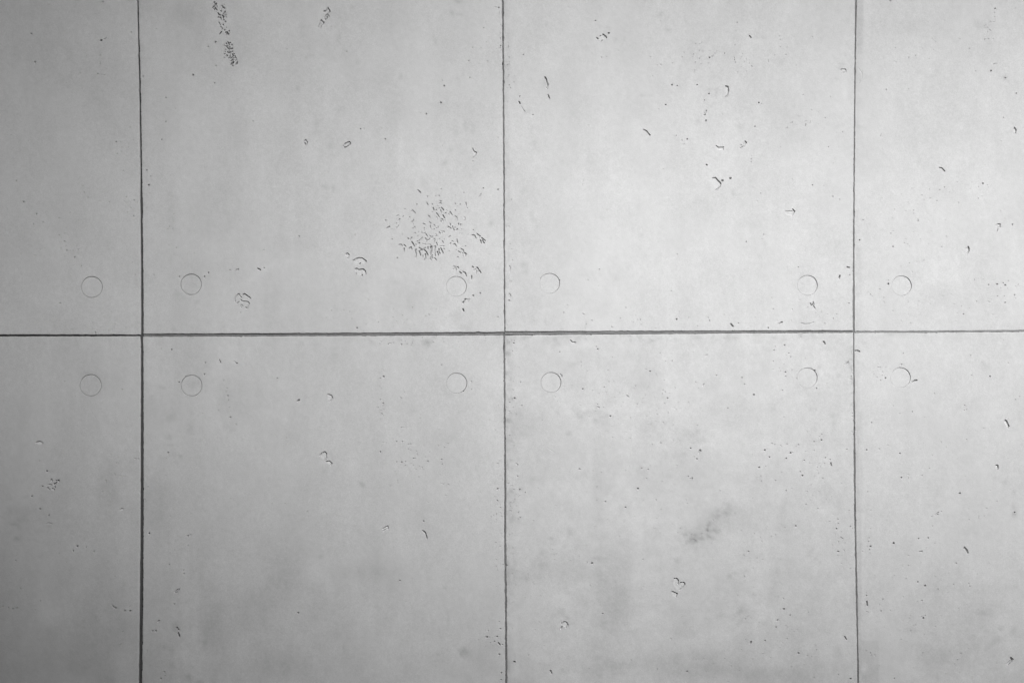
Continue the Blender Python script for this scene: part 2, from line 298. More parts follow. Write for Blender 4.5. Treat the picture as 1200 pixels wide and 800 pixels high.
DOTS = [(251,3,1.0),(253.3,5,1.1),(260.2,7.3,.9),(262.6,5.5,.5),(259,13.2,1.0),(265,20,.6),(262.2,23.5,1.0),(264.4,25.8,1.0),(258.8,31.5,.9),
 (261.5,29.2,.8),(260.4,33.5,.8),(263.4,35.5,.8),(265.6,32.5,.5),(268.6,36.4,.9),(252.5,49.5,1.2),(244,54.8,.6),(253.4,77,.6),(265.4,51.5,1),
 (262.8,53.5,.8),(271.8,52.7,1),(264.3,58.3,.6),(263.8,60.5,.6),(263.3,63.3,.7),(267.2,61.5,1),(266,65.5,1.1),(274.3,63.3,.7),(275.5,66,1),(262.6,67.6,.6),
 (501,230.3,.6),(488.6,239.5,.65),(474.5,245,.5),(506.5,239.3,.65),(506.5,248.4,.4),(480.2,254.5,.55),(517,221.4,.55),(543.4,225.7,.6),(510.5,229.2,.4),
 (514.4,229.4,.6),(533.5,229,.3),(556.5,227.3,.3),(513,241.4,.5),(514.7,243.7,.4),(511.2,245.8,.6),(523.5,246.5,.4),(533.6,238.6,.5),(539.3,239.5,.5),
 (536.2,241.4,.4),(548,243.8,.5),(533.6,246.4,.5),(537.5,250.5,.3),(521.5,258,.4),(504.3,264.5,.5),(541.3,263,.4),(533,264.3,.3),(541,268.4,.4),
 (541.3,273.5,.4),(538.7,273.5,.3),(554.5,269.5,.65),(548.5,274.5,.35),(535.5,280.3,.4),(545.5,288.2,.55),(520.4,280.3,.4),(452,258.2,.7),
 (464.6,261.4,.5),(478.4,257.3,.4),(484.3,262.6,.4),(486,265.8,.6),(484,267.3,.5),(459.4,268.3,.5),(467,264.5,.5),(471.5,274.5,.35),(459.5,280.3,.55),
 (459.4,277.3,.3),(497.5,269.5,.4),(490.4,271.4,.4),(486.4,273,.5),(489.6,276.3,.5),(487.4,286.5,.6),(487.4,292.4,.75),(520.3,291.3,.6),(526.3,294,.4),
 (509.4,302.5,.65),(561.5,279,.35),(534.5,292.5,.5),(536.5,301,.7),(560.5,317.5,.4),(526.3,329.5,.4),(533.5,330,.35),(536.5,329.3,.35),(537,334.3,.5),
 (554.5,346.3,.9),(562.7,343.5,.95),(583.5,371.4,.5),(465.5,302,.6),
 (713.2,39,1.1),(868.5,169.8,.6),(609,113,.7),(624.5,134.5,.6),(613.3,64.3,.5),(697.8,24.5,.6),(787.5,99.5,.9),(793.5,100.5,.7),(817,99.3,.7),
 (831.5,67.5,.8),(834.5,66,.4),(864,26.5,.5),(831,110,.8),(825.5,117.5,.5),(780,122.8,.9),(772,127.5,.4),(889.3,120.3,.8),(884.8,148.3,.6),
 (826,134.5,.8),(827.5,141.5,.9),(805.3,163.2,.8),(799.3,164.5,.5),(792.5,159,.4),(801.5,169,.4),(828.3,193.2,1.0),(881,182.5,.3),(880.3,186.5,.5),
 (880.3,190,.4),(689.5,146.8,.4),(666,9,.3),(668.5,9.5,.3),(668.5,19,.3),(711,66.8,.4),(704.8,67.5,.4),
 (846.7,211.6,1.25),(856,208.9,1.3),(683,216,.45),(684,211.5,.45),(669.5,205.5,.3),(891.5,226.5,.5),(793.5,298,.5),(782.3,306,.3),(874.5,283.3,.6),
 (895,274.8,.5),(893,280,.3),(702.3,315.5,.6),(689,328,.4),(688.5,324,.3),(701.5,334.8,.3),(665.3,357.5,.3),(660.5,366.3,.5),(792.8,374,1.1),
 (750.5,374.5,.4),(757,376,.3),(831.3,375.5,.6),(865,378.5,.5),(817.5,382,.4),(717,383,.6),(784,369,.3),(634,325.7,.7,.8),(655.6,328.5,.8,1),
 (1043.5,.5,.8),(952,43.3,.4),(928.5,143.5,.4),(929.5,147,.3),(936,136.5,.3),(970.8,172,.5),(1038.5,105,.5),(1032,159,.4),(1033,157,.3),(1092.5,45.3,.4),
 (1107,24,.3),(1136.5,57,.5),(1165,25.5,.4),(1166.5,10,.8),(1165.5,15,.4),(1166,20,.4),(1161.5,83,1.0),(1165,75,.5),(1178.3,91.3,.8),(1191,109.5,.7),
 (1176,137.8,.5),(1050,73,.4),(1048,71.5,.3),(952,216.8,.6),(976,230.3,.6),(965.5,217.5,.4),(1007.5,281.3,.8),(1152,215,1),(1106.8,219.5,.5),
 (1070.5,246.5,.5),(1076,258.5,.6),(1046.5,289,.7),(1044,273.5,.5),(1186.5,263,.7),(1112.5,225.3,.3),(1146.5,232.5,.4),(1046,255.5,.3),
 (996,322,.5),(935.5,313,.5),(1041.2,332.5,1.1),(1041,328.5,.4),(1158.5,333.5,.6),(1168.5,333,.9),(1178,334,1.0),(1175.5,331.5,.5),(1189,345.5,.6),(1178,354.5,.8),
 (1126.5,359,.4),(1128.8,368,.5),(995,355,.6),(980.5,368,.4),(976.5,373,.5),(900.5,384,.7),(953,354.5,.6),(1017.5,342,.35),(1020,345,.45),(1022.5,347,.3),(906,362,.4),
 (19.5,211.8,.7),(28,236.5,.9),(42.8,250.8,.8),(39.5,262.5,.7),(50.5,260.3,.6),(75.5,282.5,.5),(78,293.3,.7),(87.5,301,.7),(77,288.5,.4),
 (98.5,225.5,.5),(174,217,1.1),(42,299,.4),(43,292,.3),(33,287,.4),(70.5,355,.6),(45.5,384,.4),(111.8,389.7,.8),(108,385,.4),(127.3,387.5,.4),(57.5,391,.5),
 (156.8,234.7,.7),(156.5,253,.6),(149.3,249,.4),(160.5,237,.4),(158.5,322,.4),(160,329,.4),(170,324,.4),(180.3,322,.5),(210.3,324.3,.7),(239.5,324.3,.9),
 (244.3,319.3,.9),(269.5,316.3,.6),(204,298,.4),(206,299.5,.3),(227.3,296,.4),(350.5,277,.7),(309.3,292.8,.5),(309.5,314,.7),(302.5,315.5,.7),(416.3,275,.5),
 (418.3,384.2,.8),(583.5,222,.8),(566.3,220.5,.6),(392.5,358,.3),(403,363,.3),(460.5,371.3,.4),(502.5,368.5,.5),(516.5,376,.3),(365,241,.3),
 (596.5,352,.7),(406.3,60.5,.5),(549.5,71.3,.6),(550.5,91,.6),(520.5,100.8,.8),(518.3,94.3,.4),(516.5,120.3,1),(499.5,133.5,.9),(451.5,163,.7),(422.5,151.3,.7),
 (427,151,.4),(419,156,.3),(583.5,160.8,.5),(534.5,170,.3),(518.5,170.5,.4),(586.5,54,.7),(584.5,9.5,.8),(484.5,67.3,.3),(461.5,127,.3),(554.3,188.5,.5),
 (36.6,39.5,.7),(40.9,72.8,.7),(118.3,47.5,1.3),(122.5,45.7,.6),(114.5,86.3,.7),(118.8,87.5,.3),(153.3,38,.6),(167.5,89.5,.7),(194.5,114.5,.6),(194.5,142.5,.7),
 (189.5,163.5,.6),(226.3,88,1.0),(251.5,97.5,.7),(277.5,116.3,.4),(296.5,142.3,.6),(136,166,.7),(135,151,.4),(205.5,127,.4),(13.3,158,.5),(120.5,2,.7),(14,186,.4),
 (172,199.5,.8),(176.5,206.5,.4),(22,167,.4),(55.2,551.8,1.1),(60.3,561.5,.9),(68.7,562.8,1.1),(63.7,566.8,1.3),(49.7,569.3,.9),(64.6,570.5,1),(37.5,581,1.0),
 (47,596,.8),(158.5,537,.6),(162.5,537.5,.7),(136.5,542,.5),(142.5,557.5,.4),(134,555,.4),(124.5,563,.6),(125,565.5,.4),(147.5,579.5,.4),(143.3,456,.5),
 (209.8,448,.8),(217.5,441.3,.8),(240.8,424.8,.6),(239.5,438.5,.7),(277.3,425.5,.7),(201,409.5,.7),(269.8,488.5,.7),(269,477,.4),(267,463.5,.7),(265,459,.4),
 (267.5,468.5,.5),(266,455,.4),(262,446,.4),(197,530,.8),(190.5,537.5,.4),(116.5,456.3,.9),(96.8,459.3,.7),(173.5,569.8,.5),(325,443.3,.6),(449.5,441.3,1),
 (445.5,443,.5),(449,472.3,.7),(447.3,484.5,.5),(449.5,487,.4),(445.5,468,.4),(470.5,500.3,.5),(473,500.5,.4),(475.5,500,.3),(464.5,517,.6),(471.5,517,.6),
 (445.5,529.3,.8),(478.5,520.3,.5),(481,520,.4),(484.5,537,.6),(478.5,526,.4),(464.8,541,.5),(470.5,541.3,.8),(475,540.5,.5),(484.5,545,.4),(487.5,550,.4),
 (501.3,540.3,.7),(503.5,529.5,.4),(517.5,538,.6),(518,543.5,.5),(520.5,524,.4),(517.5,566,.3),(519.5,567,.4),(525.5,567.3,.5),(522.5,580,.4),(470,466,.5),
 (473.5,459.5,.3),(517.5,427.5,.5),(552.3,447,.6),(552.5,456,.5),(542.8,458.3,.7),(437.5,505,.3),(583.5,543,.5),(583,573,.7),(582.8,586.5,.7),(579.5,582,.4),(586.5,594.5,.5),
 (455,403,.5),(470.5,403.5,.7),(477,403,.4),(483,402,.4),(673,401,.7),(602,402,.8),(602.5,399,.5),(700.5,409,.8),(656,412.3,.5),(698.5,406,.5),(681,424,.4),
 (681,428.3,.4),(712.5,433.3,.4),(682.8,455.5,.8),(708,453.5,.5),(610,447.5,.6),(603,466.5,.9),(611.5,475,.6),(635.3,492,.4),(702,477.3,.7),(715.3,487.3,1),
 (782.3,466.3,.7),(779.5,459,.5),(777,457,.4),(761.7,435,.8),(773.5,413.5,.4),(787.8,422.5,.5),(780,423,.4),(839.5,439.5,.6),(869.5,442.3,.6),(872.5,450,.5),
 (852.8,478,.5),(883.5,462.3,1.0),(774.5,518.8,.6),(809.5,525,.7),(816.8,537.5,.8),(896.3,527.3,.9),(889.8,547.5,.9),(892.5,563.5,.4),(606.5,544.3,.7),
 (679.3,549.3,.8),(747.5,572.3,1.1),(752,548.5,.5),(759.5,549.8,.5),(737.5,546.8,.4),(806.5,558,.5),(811.3,560,.7),(699.5,570.3,.5),(709.5,587.5,.7),
 (733.3,594.3,.8),(769,585.5,.5),(609,573.3,.8),(615.5,577,.6),(843.8,575,.4),(606.5,557.5,.6),(609,580.5,.4),(966.3,400.5,.7),(919.5,404.3,.8),
 (907,410.3,.6),(908.5,406,.4),(924.5,413.5,.5),(926.8,418,.5),(920.5,436,.7),(921,441,.5),(917,457,.5),(934,443.5,.7),(954.8,434,.9),(957,455,.7),
 (997.3,441,.7,.9),(998,445,.8,.9),(998.6,437,.7,.9),(1056.5,427,.6),(1054.5,430.5,.5),(1037.8,442.8,.8),(1024.5,439,.35),(1023,435.5,.35),(1058.5,414,.5),(1160,441,.9),(1181.5,425,.4),
 (1137.3,416.3,.4),(1190,468,.4),(1195,464.5,.4),(1130.5,475,.5),(1132.5,480,.4),(1130,480.5,.4),(1069.3,482.3,.5),(1054.5,484.5,.4),(1021.5,495,.5),
 (1103,517.5,.4),(1015.8,527,.8),(1054.8,531,.8),(1056.5,559.5,.8),(1064.5,560,.4),(1064,556,.4),(1124.8,577.7,1.0),(1080.5,557,.4),(904.8,519.5,.6),
 (922.5,520,.6),(908,521,.4),(915,521.5,.4),(936,520.8,.5),(954,517.5,.7),(962.8,515.3,.9),(901.8,535.3,.8),(926.5,530.5,1),(921.5,537,.8),(942.5,539.3,.6),
 (949,542.3,.4),(967.5,536.3,.6),(973,538.3,.6),(966.3,542.5,.5),(940.5,557,1.0),(937.8,552.5,.6),(909,562.8,.5),(921.5,574.8,.6),(944.5,591,.5),(958.5,595.5,.5),
 (964.5,560,.5),(918.8,488.3,.4),(998.3,506,.8,.9),(998.5,484,.7,.9),(998.7,488,.7,.9),(1057.5,460,.3),(57.5,603.3,.8),(90.8,639.8,1.1),(86,645,.9),(101.5,640.5,.6),
 (110.5,645.5,.8),(69.5,648,.5),(19.3,650.5,.5),(18.3,656.3,.8),(17.5,661.8,.4),(24.3,689.3,.5),(22.5,693,.4),(47.3,703.5,.7),(3.5,710,.6),(10,711.5,.6),
 (15,713,.8),(19.8,712,.7),(24,714,.4),(41.5,714,.5),(135.5,712.5,.9),(146.5,715,1.0),(152.5,715.3,1.1),(97.5,702.7,.4),(107,702.5,.4),(111,722.5,.5),
 (144,739.3,.5),(149.3,700,.3),(174.8,624.5,1.1),(220.3,627.5,1.0),(223.5,626.5,.6),(220.5,638.5,.6),(215.5,667.3,.6),(216,671.5,.7),(198.8,661,.6),(200,605,.4),
 (204.3,707,.8),(185.8,727,.8),(179,739,1.0),(182.5,738.5,1.1),(182.5,749,.4),(207.3,735,1.1),(209,737,1.0),(192.5,786.8,.7),(188.5,794.5,.9),(193.5,791,.5),
 (210.5,797,.6),(496.3,610.3,.8),(349.5,717.5,1),(468.5,679.8,.7),(475.5,704.5,.4),(570.5,745.8,1.1),(573.5,746.3,.4),(582.5,745.5,.9),(586.5,736.5,.8),
 (585.5,728,.5),(579.5,751,.7),(574.5,752.5,.5),(577,747,.4),(589,755,.6),(585.3,766.2,1.0),(587.5,788,.8),(587.3,796,.6),(580.8,635.5,.5),(586,640,.4),
 (581,663,.5),(589.5,661,.4),(581.5,602,.6),(588,605,.4),(693.8,659.7,1.2),(688.5,658.5,.5),(706.3,718.7,.7),(753.5,655.2,.5),(691.5,685.5,.4),(877.3,645.8,.7),
 (872,651,.4),(619.5,767.3,.5),(602.8,775,1.4),(805.3,786.3,.9),(896.5,750.3,.8),(786.5,748.5,.5),(690.5,783.5,.5),(770.5,783.7,.5),(609.5,606.5,.6),
 (607.5,600,.5),(625,610,.4),(873.5,725,.5),(876.5,721.5,.4),(893,634,.4),(932.5,616,.8),(920,618,.4),(980.3,619.3,.8),(982.5,613,.5),(982,608,.5),
 (996.5,616.5,.6),(972.5,611,.4),(982.3,646,.8),(918.8,713.3,1.1),(926,720.3,.7),(909.5,734.5,.9),(921,733,.4),(935.8,765,1),(957,761,.5),(996.8,795,1.1),
 (1015.5,697.5,.7),(1020.3,640,1.0),(1019,644,.6),(1018,634,.5),(1018.5,630,.4),(1047.5,636.3,1.2),(1076.5,630.8,.8),(1087.8,630,.7),(1084,685.8,1.1),
 (1075.5,681.5,.8),(1080.5,703.5,.6),(1082,723.8,1.0),(1084,720.5,.4),(1120.5,659.5,.6),(1140,667,.35),(1136.5,686.7,.5),(1099,602.5,.7),(1092,605,.5),
 (1093,616,.4),(1189,600,.9),(1126,765,.4),(1122,772.5,.5),(1048,794.5,.7),(982.5,790,.5),(1032.5,715.5,.6),(1067.5,739,.6),(1017.5,717,.5),
]
CLUSTERS = [(815,68,20,10,26),(870,72,8,5,14),(585,30,4,25,20),(570,50,12,14,14),(100,80,18,14,22),(120,14,4,10,10),(190,15,16,12,16),(30,185,14,10,16),(35,285,20,12,16),
 (85,290,12,8,10),(95,240,16,20,14),(150,240,9,12,12),(200,265,4,16,8),(80,285,8,22,14),(148,175,6,16,14),(945,140,22,10,18),(900,60,26,12,18),(1075,300,24,26,20),(1120,220,30,14,20),
 (1160,30,8,16,14),(1085,265,20,18,16),(1165,345,22,12,24),(1060,360,24,12,20),(600,560,6,20,24),(604,585,5,10,16),(598,330,3,50,26),(600,470,5,40,20),(597,70,3,40,20),(598,640,4,40,16),
 (705,470,50,28,40),(790,470,50,28,34),(780,560,50,22,24),(940,530,26,14,24),(930,430,16,12,16),(955,560,20,14,14),(1040,440,14,8,12),(585,600,5,60,30),(480,535,18,10,20),(490,560,20,8,14),
 (448,465,4,22,10),(460,400,24,2,20),(530,400,30,3,14),(140,545,6,10,8),(132,575,12,16,10),(205,640,10,20,8),(90,700,50,20,20),(190,770,14,20,12),(240,480,20,20,12),(300,590,40,30,14),
 (620,700,14,50,24),(660,640,20,20,14),(900,700,20,30,24),(880,640,20,14,18),(985,640,9,26,22),(925,740,14,8,12),(970,765,26,14,14),(1075,740,24,12,16),(1060,660,26,20,16),
 (1120,700,26,24,18),(830,770,40,14,22),(790,620,30,12,20),(1110,500,30,30,14),(1090,770,40,14,18),(1150,600,30,20,14),(1015,650,4,60,16),(570,745,8,8,12),(800,375,70,8,26),
 (930,370,26,10,10),(470,370,26,10,12),(120,385,18,5,12),(430,372,30,10,10),(1090,62,14,8,10)]
STAINS = [
 # upper second panel: faint skin marks
 (397,43,2.2,6,20,-.07),(384,51,3,2,-30,-.05),(371,146,4,3.5,-30,-.05),(376,142,3.5,3,40,-.055),(372,153,3.5,2.2,30,-.05),(368,158,5,2.5,20,-.04),(386,172,3,5,0,-.05),
 (349,104,2.5,2.5,0,-.06),(376,103,3.5,2,-30,-.045),(420,73,3,3.5,20,-.04),(469,90,2.2,3.5,20,-.065),(367,66,3,1.8,0,-.045),(538,2,6,3,-10,-.09),(530,15,3,4,20,-.055),
 (538,17,5,2,10,-.055),(509,48,2,5,-20,-.045),(413,9,4,2,-30,-.055),(543,87,2,5,-10,-.05),(536,92,3,2,-30,-.04),(545,147,3,6,0,-.05),(554,150,2.5,5,0,-.055),
 (535,153,2.5,7,0,-.04),(521,191,5,2.5,-40,-.055),(527,176,3,3,0,-.04),(400,127,5,4,0,-.03),(408,109,4,2,0,-.03),(381,219,5,3.5,20,-.055),(391,221,2,4,0,-.06),(405,218,3,4,-30,-.035),
 (379,231,2,2,0,-.05),(497,214,4,8,-20,-.035),(575,262,3,4,30,-.055),(484,345,14,6,0,-.025),(481,357,5,9,-20,-.035),(535,372,7,8,0,-.035),(545,384,8,4,0,-.03),
 (488,330,5,3,0,-.03),(463,331,8,3,0,-.03),(200,250,5,24,0,-.04),(207,345,6,4,0,-.03),(231,354,3,2,-30,-.07),(205,386,4,2,30,-.07),(263,383,2,2,0,-.06),(232,20,10,30,0,-.02),
 (213,16,14,16,0,-.035),(290,330,30,4,-35,.02),(345,305,50,5,-18,.02),(180,120,10,60,0,.01),(346,345,14,9,0,-.02),(400,18,10,5,20,-.03),(330,29,9,4,20,-.03),(355,35,6,8,0,-.025),
 # lower second panel
 (262,462,8,26,5,-.055),(270,500,7,7,0,-.03),(224.5,451,6,5,0,-.03),(190,454,4,2,0,-.07),(177,465,3,1.4,-20,-.06),(200,488,6,7,0,-.045),(222,500,5,9,0,-.03),(203,533,6,4,0,-.04),
 (212,535,2.5,2,0,-.1),(199,512,4,3,0,-.05),(200,521,5,1.5,0,-.05),(207,542,4,2,0,-.04),(185,590,16,34,0,-.035),(330,668,22,26,0,-.025),(318,700,30,20,-30,-.035),(420,668,40,12,0,-.02),
 (248,730,12,40,0,-.055),(236,700,4,50,0,-.02),(217,715,5,75,0,.03),(229,690,5,65,0,.02),(203,690,3,70,0,.015),(221,792,3.5,3,0,-.11),(234,799,5,3,0,-.08),(202,779,3,4,0,-.06),(201,762,2.5,3,0,-.06),
 (240,752,2.5,2.5,0,-.07),(193,758,3,3,0,-.05),(207,735,5,4,-30,-.07),(204,731,4,3,0,-.05),(375.5,652,2.5,2.2,0,-.08),(425,568,5,2,40,-.075),(484,481,2,3,20,-.06),(500.5,402,5.5,5,0,-.085),
 (379,552,3,4,-20,-.05),(543.7,763.3,6.5,6.5,0,-.05),(543.7,763.3,6,6,0,-.05),(522,688,2.5,2.5,0,-.045),(526,725,1.5,9,0,-.04),(403,759,1.8,4,0,-.06),(513,766,1.8,1.8,0,-.07),(511,773,1.8,1.8,0,-.06),
 (418,760,1.4,1.4,0,-.06),(390,740,9,7,-30,-.03),(497,708,1.6,1.6,0,-.05),(355,745,20,4,-30,.02),(312,746,14,2,-25,.03),(345,760,2,16,0,.02),(360,420,40,14,0,-.015),(445,470,6,50,0,-.012),
 (330,450,10,6,30,.018),(334,492,2,5,0,.04),(352,480,3,2,0,.03),(318,485,14,3,20,.02),(512,450,12,10,0,-.018),(524,460,8,4,30,-.03),(520,515,22,12,0,-.02),(440,700,26,50,0,-.02),(330,780,40,14,0,-.03),
 (410,600,60,18,0,.012),(560,640,14,50,0,.012),
 # left panels
 (120,90,40,30,0,-.03),(150,110,6,8,0,-.02),(17,614,5,2.5,0,-.07),(20,631,5,2.5,20,-.08),(24,609,8,2.5,0,-.04),(30,582,4,2,0,-.04),(112,745,34,50,0,-.06),(126,575,11,36,0,-.03),(108,430,16,30,0,-.025),
 (30,600,24,8,0,-.03),(57,617,3,2.5,0,-.06),(60,552,4,1.3,10,-.06),(52,549,3,1,-20,-.05),(145,620,8,50,0,.02),(122,740,6,40,0,.02),(55,720,14,16,0,.03),(135,600,8,4,0,.02),(22,742,8,6,0,-.02),(100,270,40,20,0,-.02),
 # upper third panel
 (714,33,3,2,0,-.05),(721,47,4,2.5,-30,-.04),(773,17.5,5,2.6,-30,-.075),(783.5,35,5,2,10,-.065),(805,24,2,2,0,-.05),(766,26,2,1.5,0,-.04),(640,28,3,3,0,-.04),(686,114,3,4,0,-.04),(840,107,2.4,6,10,-.06),
 (831,106,2,4,0,-.05),(818,142,3,3,0,-.06),(755,112,10,1.4,0,-.045),(867,148,3.5,5,0,-.06),(866,140,3,1.5,0,-.035),(832,181,3,2,0,-.04),(840,186,4,1.5,10,-.04),(639,96,2.5,6,0,-.05),(618,130,4,4,0,-.05),
 (859,226,3,4.5,-20,-.055),(820,236,8,5,0,-.03),(882,260,18,10,0,-.025),(826,240,26,14,0,-.02),(826,60,30,20,0,-.02),(626,258,3,5,-20,-.045),(630,267,2,4,0,-.035),(730,278,3,4,0,-.03),(751,275,2,2,0,-.04),
 (722,326,3,2,0,-.05),(613,310,4,4,-30,-.05),(616,318,2.5,3.5,0,-.06),(603,280,3,10,0,-.03),(640,378,1.8,5,-8,-.08),(626,374,1.6,5,-20,-.04),(687,380,1.6,5,20,-.05),(688,322,14,8,0,-.02),(710,360,14,8,-30,-.015),
 (890,44,8,2,0,-.05),(888,40,2,3,0,-.04),(880,20,24,12,0,-.025),(930,140,10,26,0,-.025),(915,72,8,4,0,-.025),(870,125,14,10,0,-.02),(987,75,4,2,10,-.07),(985,80,4,3,0,-.045),(980,93,2.5,2,0,-.06),
 (991,63,2,2,0,-.045),(993,24,2,5,-30,-.03),(948,292,4,3,0,-.025),(860,44,3,2,0,-.03),(628,170,4,8,-20,-.03),(660,30,5,3,0,-.02),
 # lower third panel
 (830,618,28,17,-35,-.045),(812,631,9,5,-25,-.02),(831,615,3,4,0,-.06),(829,620,2.5,3,20,-.08),(829,627,3,2.5,0,-.06),(843,622,4,1.3,-42,-.09),(837,605,4,2,-30,-.04),(845,603,3,1.6,-45,-.04),(812,628,5,1.8,-40,-.07),(818,631,8,2,-20,-.04),(803,627,2.4,2,-40,-.1),
 (822,630,4,1.6,0,-.07),(835,630,5,2,0,-.07),(815,634,3,2,-30,-.09),(815,642,3,1.6,-30,-.06),(808,633,4,1.6,-30,-.08),(838,622,1.6,3,0,-.07),(828,608,14,9,-30,-.02),(820,632,20,8,-25,-.02),(850,598,8,6,-30,-.018),
 (858,592,9,6,-30,-.022),(870,606,24,16,-20,-.03),(679,487,6,5,0,-.055),(675,481,5,3,0,-.04),(698,493,4,3.5,0,-.08),(666.5,507,4,3.5,0,-.075),(671,478,6,1.5,0,-.04),(711,487,3,3,0,-.055),(611,486,2.5,2,0,-.06),
 (705,545,11,55,0,-.035),(700,580,6,24,0,-.03),(620,500,16,14,0,-.03),(605,510,6,30,0,-.04),(650,530,14,5,20,-.025),(820,516,10,4,0,-.05),(812,508,14,5,-10,-.03),(878,533,4,3,0,-.045),(801,532,5,2,0,-.035),
 (823,402,6,6,0,-.03),(672,427,8,2,-20,-.04),(760,500,10,5,0,-.02),(740,440,30,20,0,-.015),(685,555,3,3,0,-.035),(753,555,5,8,0,-.02),(795,554,40,14,0,-.02),(855,675,4,3,0,-.075),(862,671,3,2.5,0,-.06),(875,668,3,2,0,-.05),
 (868,715,6,6,0,-.055),(872,722,9,8,0,-.03),(867,729,3,3,0,-.06),(845,720,6,4,0,-.03),(794,657,3,3,-30,-.07),(788,654,3,1.4,0,-.045),(774,667,3,1.3,-40,-.05),(765,670,6,1.3,-15,-.04),(703,655,8,5,0,-.035),
 (668,623,2,4.5,10,-.07),(661,640,4,1.4,-8,-.075),(646,631,2,1.8,0,-.07),(617,678,2.2,4,0,-.06),(658,716,4,5,20,-.06),(664,723,4,2,0,-.07),(649,720,3,1.8,0,-.055),(659,785,2.6,2.4,0,-.075),(648,738,3,5,0,-.05),
 (728,779,1.8,5,35,-.06),(667,770,2,4,0,-.04),(634,662,2.5,2,0,-.06),(702,786,26,12,-20,-.05),(735,784,16,4,0,.02),(800,778,60,16,0,-.06),(860,790,60,10,0,-.035),(870,745,10,14,30,-.035),(715,690,24,44,0,-.055),
 (700,630,12,30,20,-.02),(755,600,44,26,0,.035),(735,678,18,11,0,.04),(665,700,26,20,0,.015),(745,734,16,1.6,-8,.04),(840,745,34,8,0,.02),(772,745,3,12,-30,.03),(765,720,10,3,20,.02),(603,668,2,26,0,-.04),
 (606,780,2,20,0,.04),(735,548,14,10,0,.015),(920,625,12,18,0,-.025),(910,680,6,26,0,-.03),(970,580,16,16,0,-.035),(985,592,8,12,0,-.03),(978,496,3,7,10,-.06),(977,486,5,3,0,-.05),(993.5,424.5,2.6,2.2,0,-.1),
 (998,443,1.8,6,0,-.1),(972,440,4,2,0,-.045),(982,440,2,3,0,-.045),(960,428,4,6,10,-.03),(945,440,20,5,0,-.015),(930,600,40,20,0,-.02),(950,645,6,8,0,-.03),(950,700,30,30,0,-.015),(940,790,60,16,0,-.03),(985,515,16,1.5,0,-.03),
 (935,515,30,1.4,0,-.025),
 # right panels
 (1178,91,3,3,0,-.085),(1182,95,3,2,20,-.05),(1149,30,8,5,10,-.035),(1065,30,14,10,0,-.025),(1160,40,5,30,0,-.02),(1143,130,6,20,0,-.025),(1040,160,14,12,0,-.02),(1070,275,10,22,0,-.02),(1175,129,2,2,0,-.04),
 (1157,430,4,6,-25,-.05),(1152,425,3,3,0,-.035),(1165,560,3,2.4,0,-.055),(1178.5,564,3,4,0,-.06),(1188,576,2.2,4,0,-.06),(1188,593,3,5,0,-.055),(1189,604,4,4,0,-.08),(1188,601,3,2,0,-.07),(1175,500,4,4,0,-.03),
 (1173,735,5,3,-20,-.07),(1170,748,7,5,0,-.055),(1163,712,16,10,-30,-.03),(1150,717,10,3,0,-.04),(1160,755,7,3,-30,-.04),(1177,690,14,10,-20,-.02),(1120,770,60,14,0,-.03),(1098,793,5,3,30,-.045),(1068,738,10,3,0,-.04),
 (1092,742,6,3,0,-.04),(1075,757,16,5,0,-.035),(1053,738,4,3,0,-.035),(1120,688,40,8,0,-.02),(1062,640,8,12,0,-.02),(1165,640,40,30,0,-.018),(1110,780,6,4,0,.03),(1013,782,5,7,0,.06),(1100,755,30,5,0,.015),
 (1128,540,14,10,0,-.02),(1105,340,14,10,0,-.03),(1130,475,10,6,0,-.025),(1185,795,12,6,0,-.03),(1160,330,26,14,0,-.012),(1050,317,14,3,0,-.01),
]
STRIPS = [(1004.3,-60,1011.3,64.5,-.06),(1004.0,65,1005.5,400,-.02),(1003.5,290,1010.0,385,-.025),(1003.0,420,1006.5,600,-.03),(1004,480,1011.5,600,-.025),(1005,600,1009.5,790,-.035),
 (1010,600,1013,720,.02),(1010,750,1030,800,-.04),(1029.5,722,1030.5,770,.03),(1010,64,1011.4,90,-.03),(592.5,392,601,860,-.012),(592,30,598,240,-.018)]
PLUG_TONE = {2: -0.035, 3: -0.01, 0: -0.005, 5: 0.0}


# ------------------------------------------------------------------ rasters of the wall surface
U0, U1, V0, V1 = -207.0, 1434.0, -60.0, 860.0      # extent covered by the surface detail
Q = 0.3125                                          # fine raster step
W_, H_ = int((U1 - U0) / Q), int((V1 - V0) / Q)
depth = np.zeros((H_, W_), np.float32)              # how far the surface is sunk, in wall units
raised = None
def window(u0, v0, u1, v1, m=1.5):
    i0 = max(0, int((u0 - m - U0) / Q)); i1 = min(W_, int((u1 + m - U0) / Q) + 2)
    j0 = max(0, int((v0 - m - V0) / Q)); j1 = min(H_, int((v1 + m - V0) / Q) + 2)
    if i1 <= i0 or j1 <= j0: return None
    uu = U0 + (np.arange(i0, i1)) * Q; vv = V0 + (np.arange(j0, j1)) * Q
    A, B = np.meshgrid(uu, vv)
    return (slice(j0, j1), slice(i0, i1)), A, B

def seg_dist(A, B, p, q):
    px, py = p; dx, dy = q[0] - px, q[1] - py
    L = dx * dx + dy * dy + 1e-9
    t = np.clip(((A - px) * dx + (B - py) * dy) / L, 0, 1)
    return np.hypot(A - px - t * dx, B - py - t * dy), t

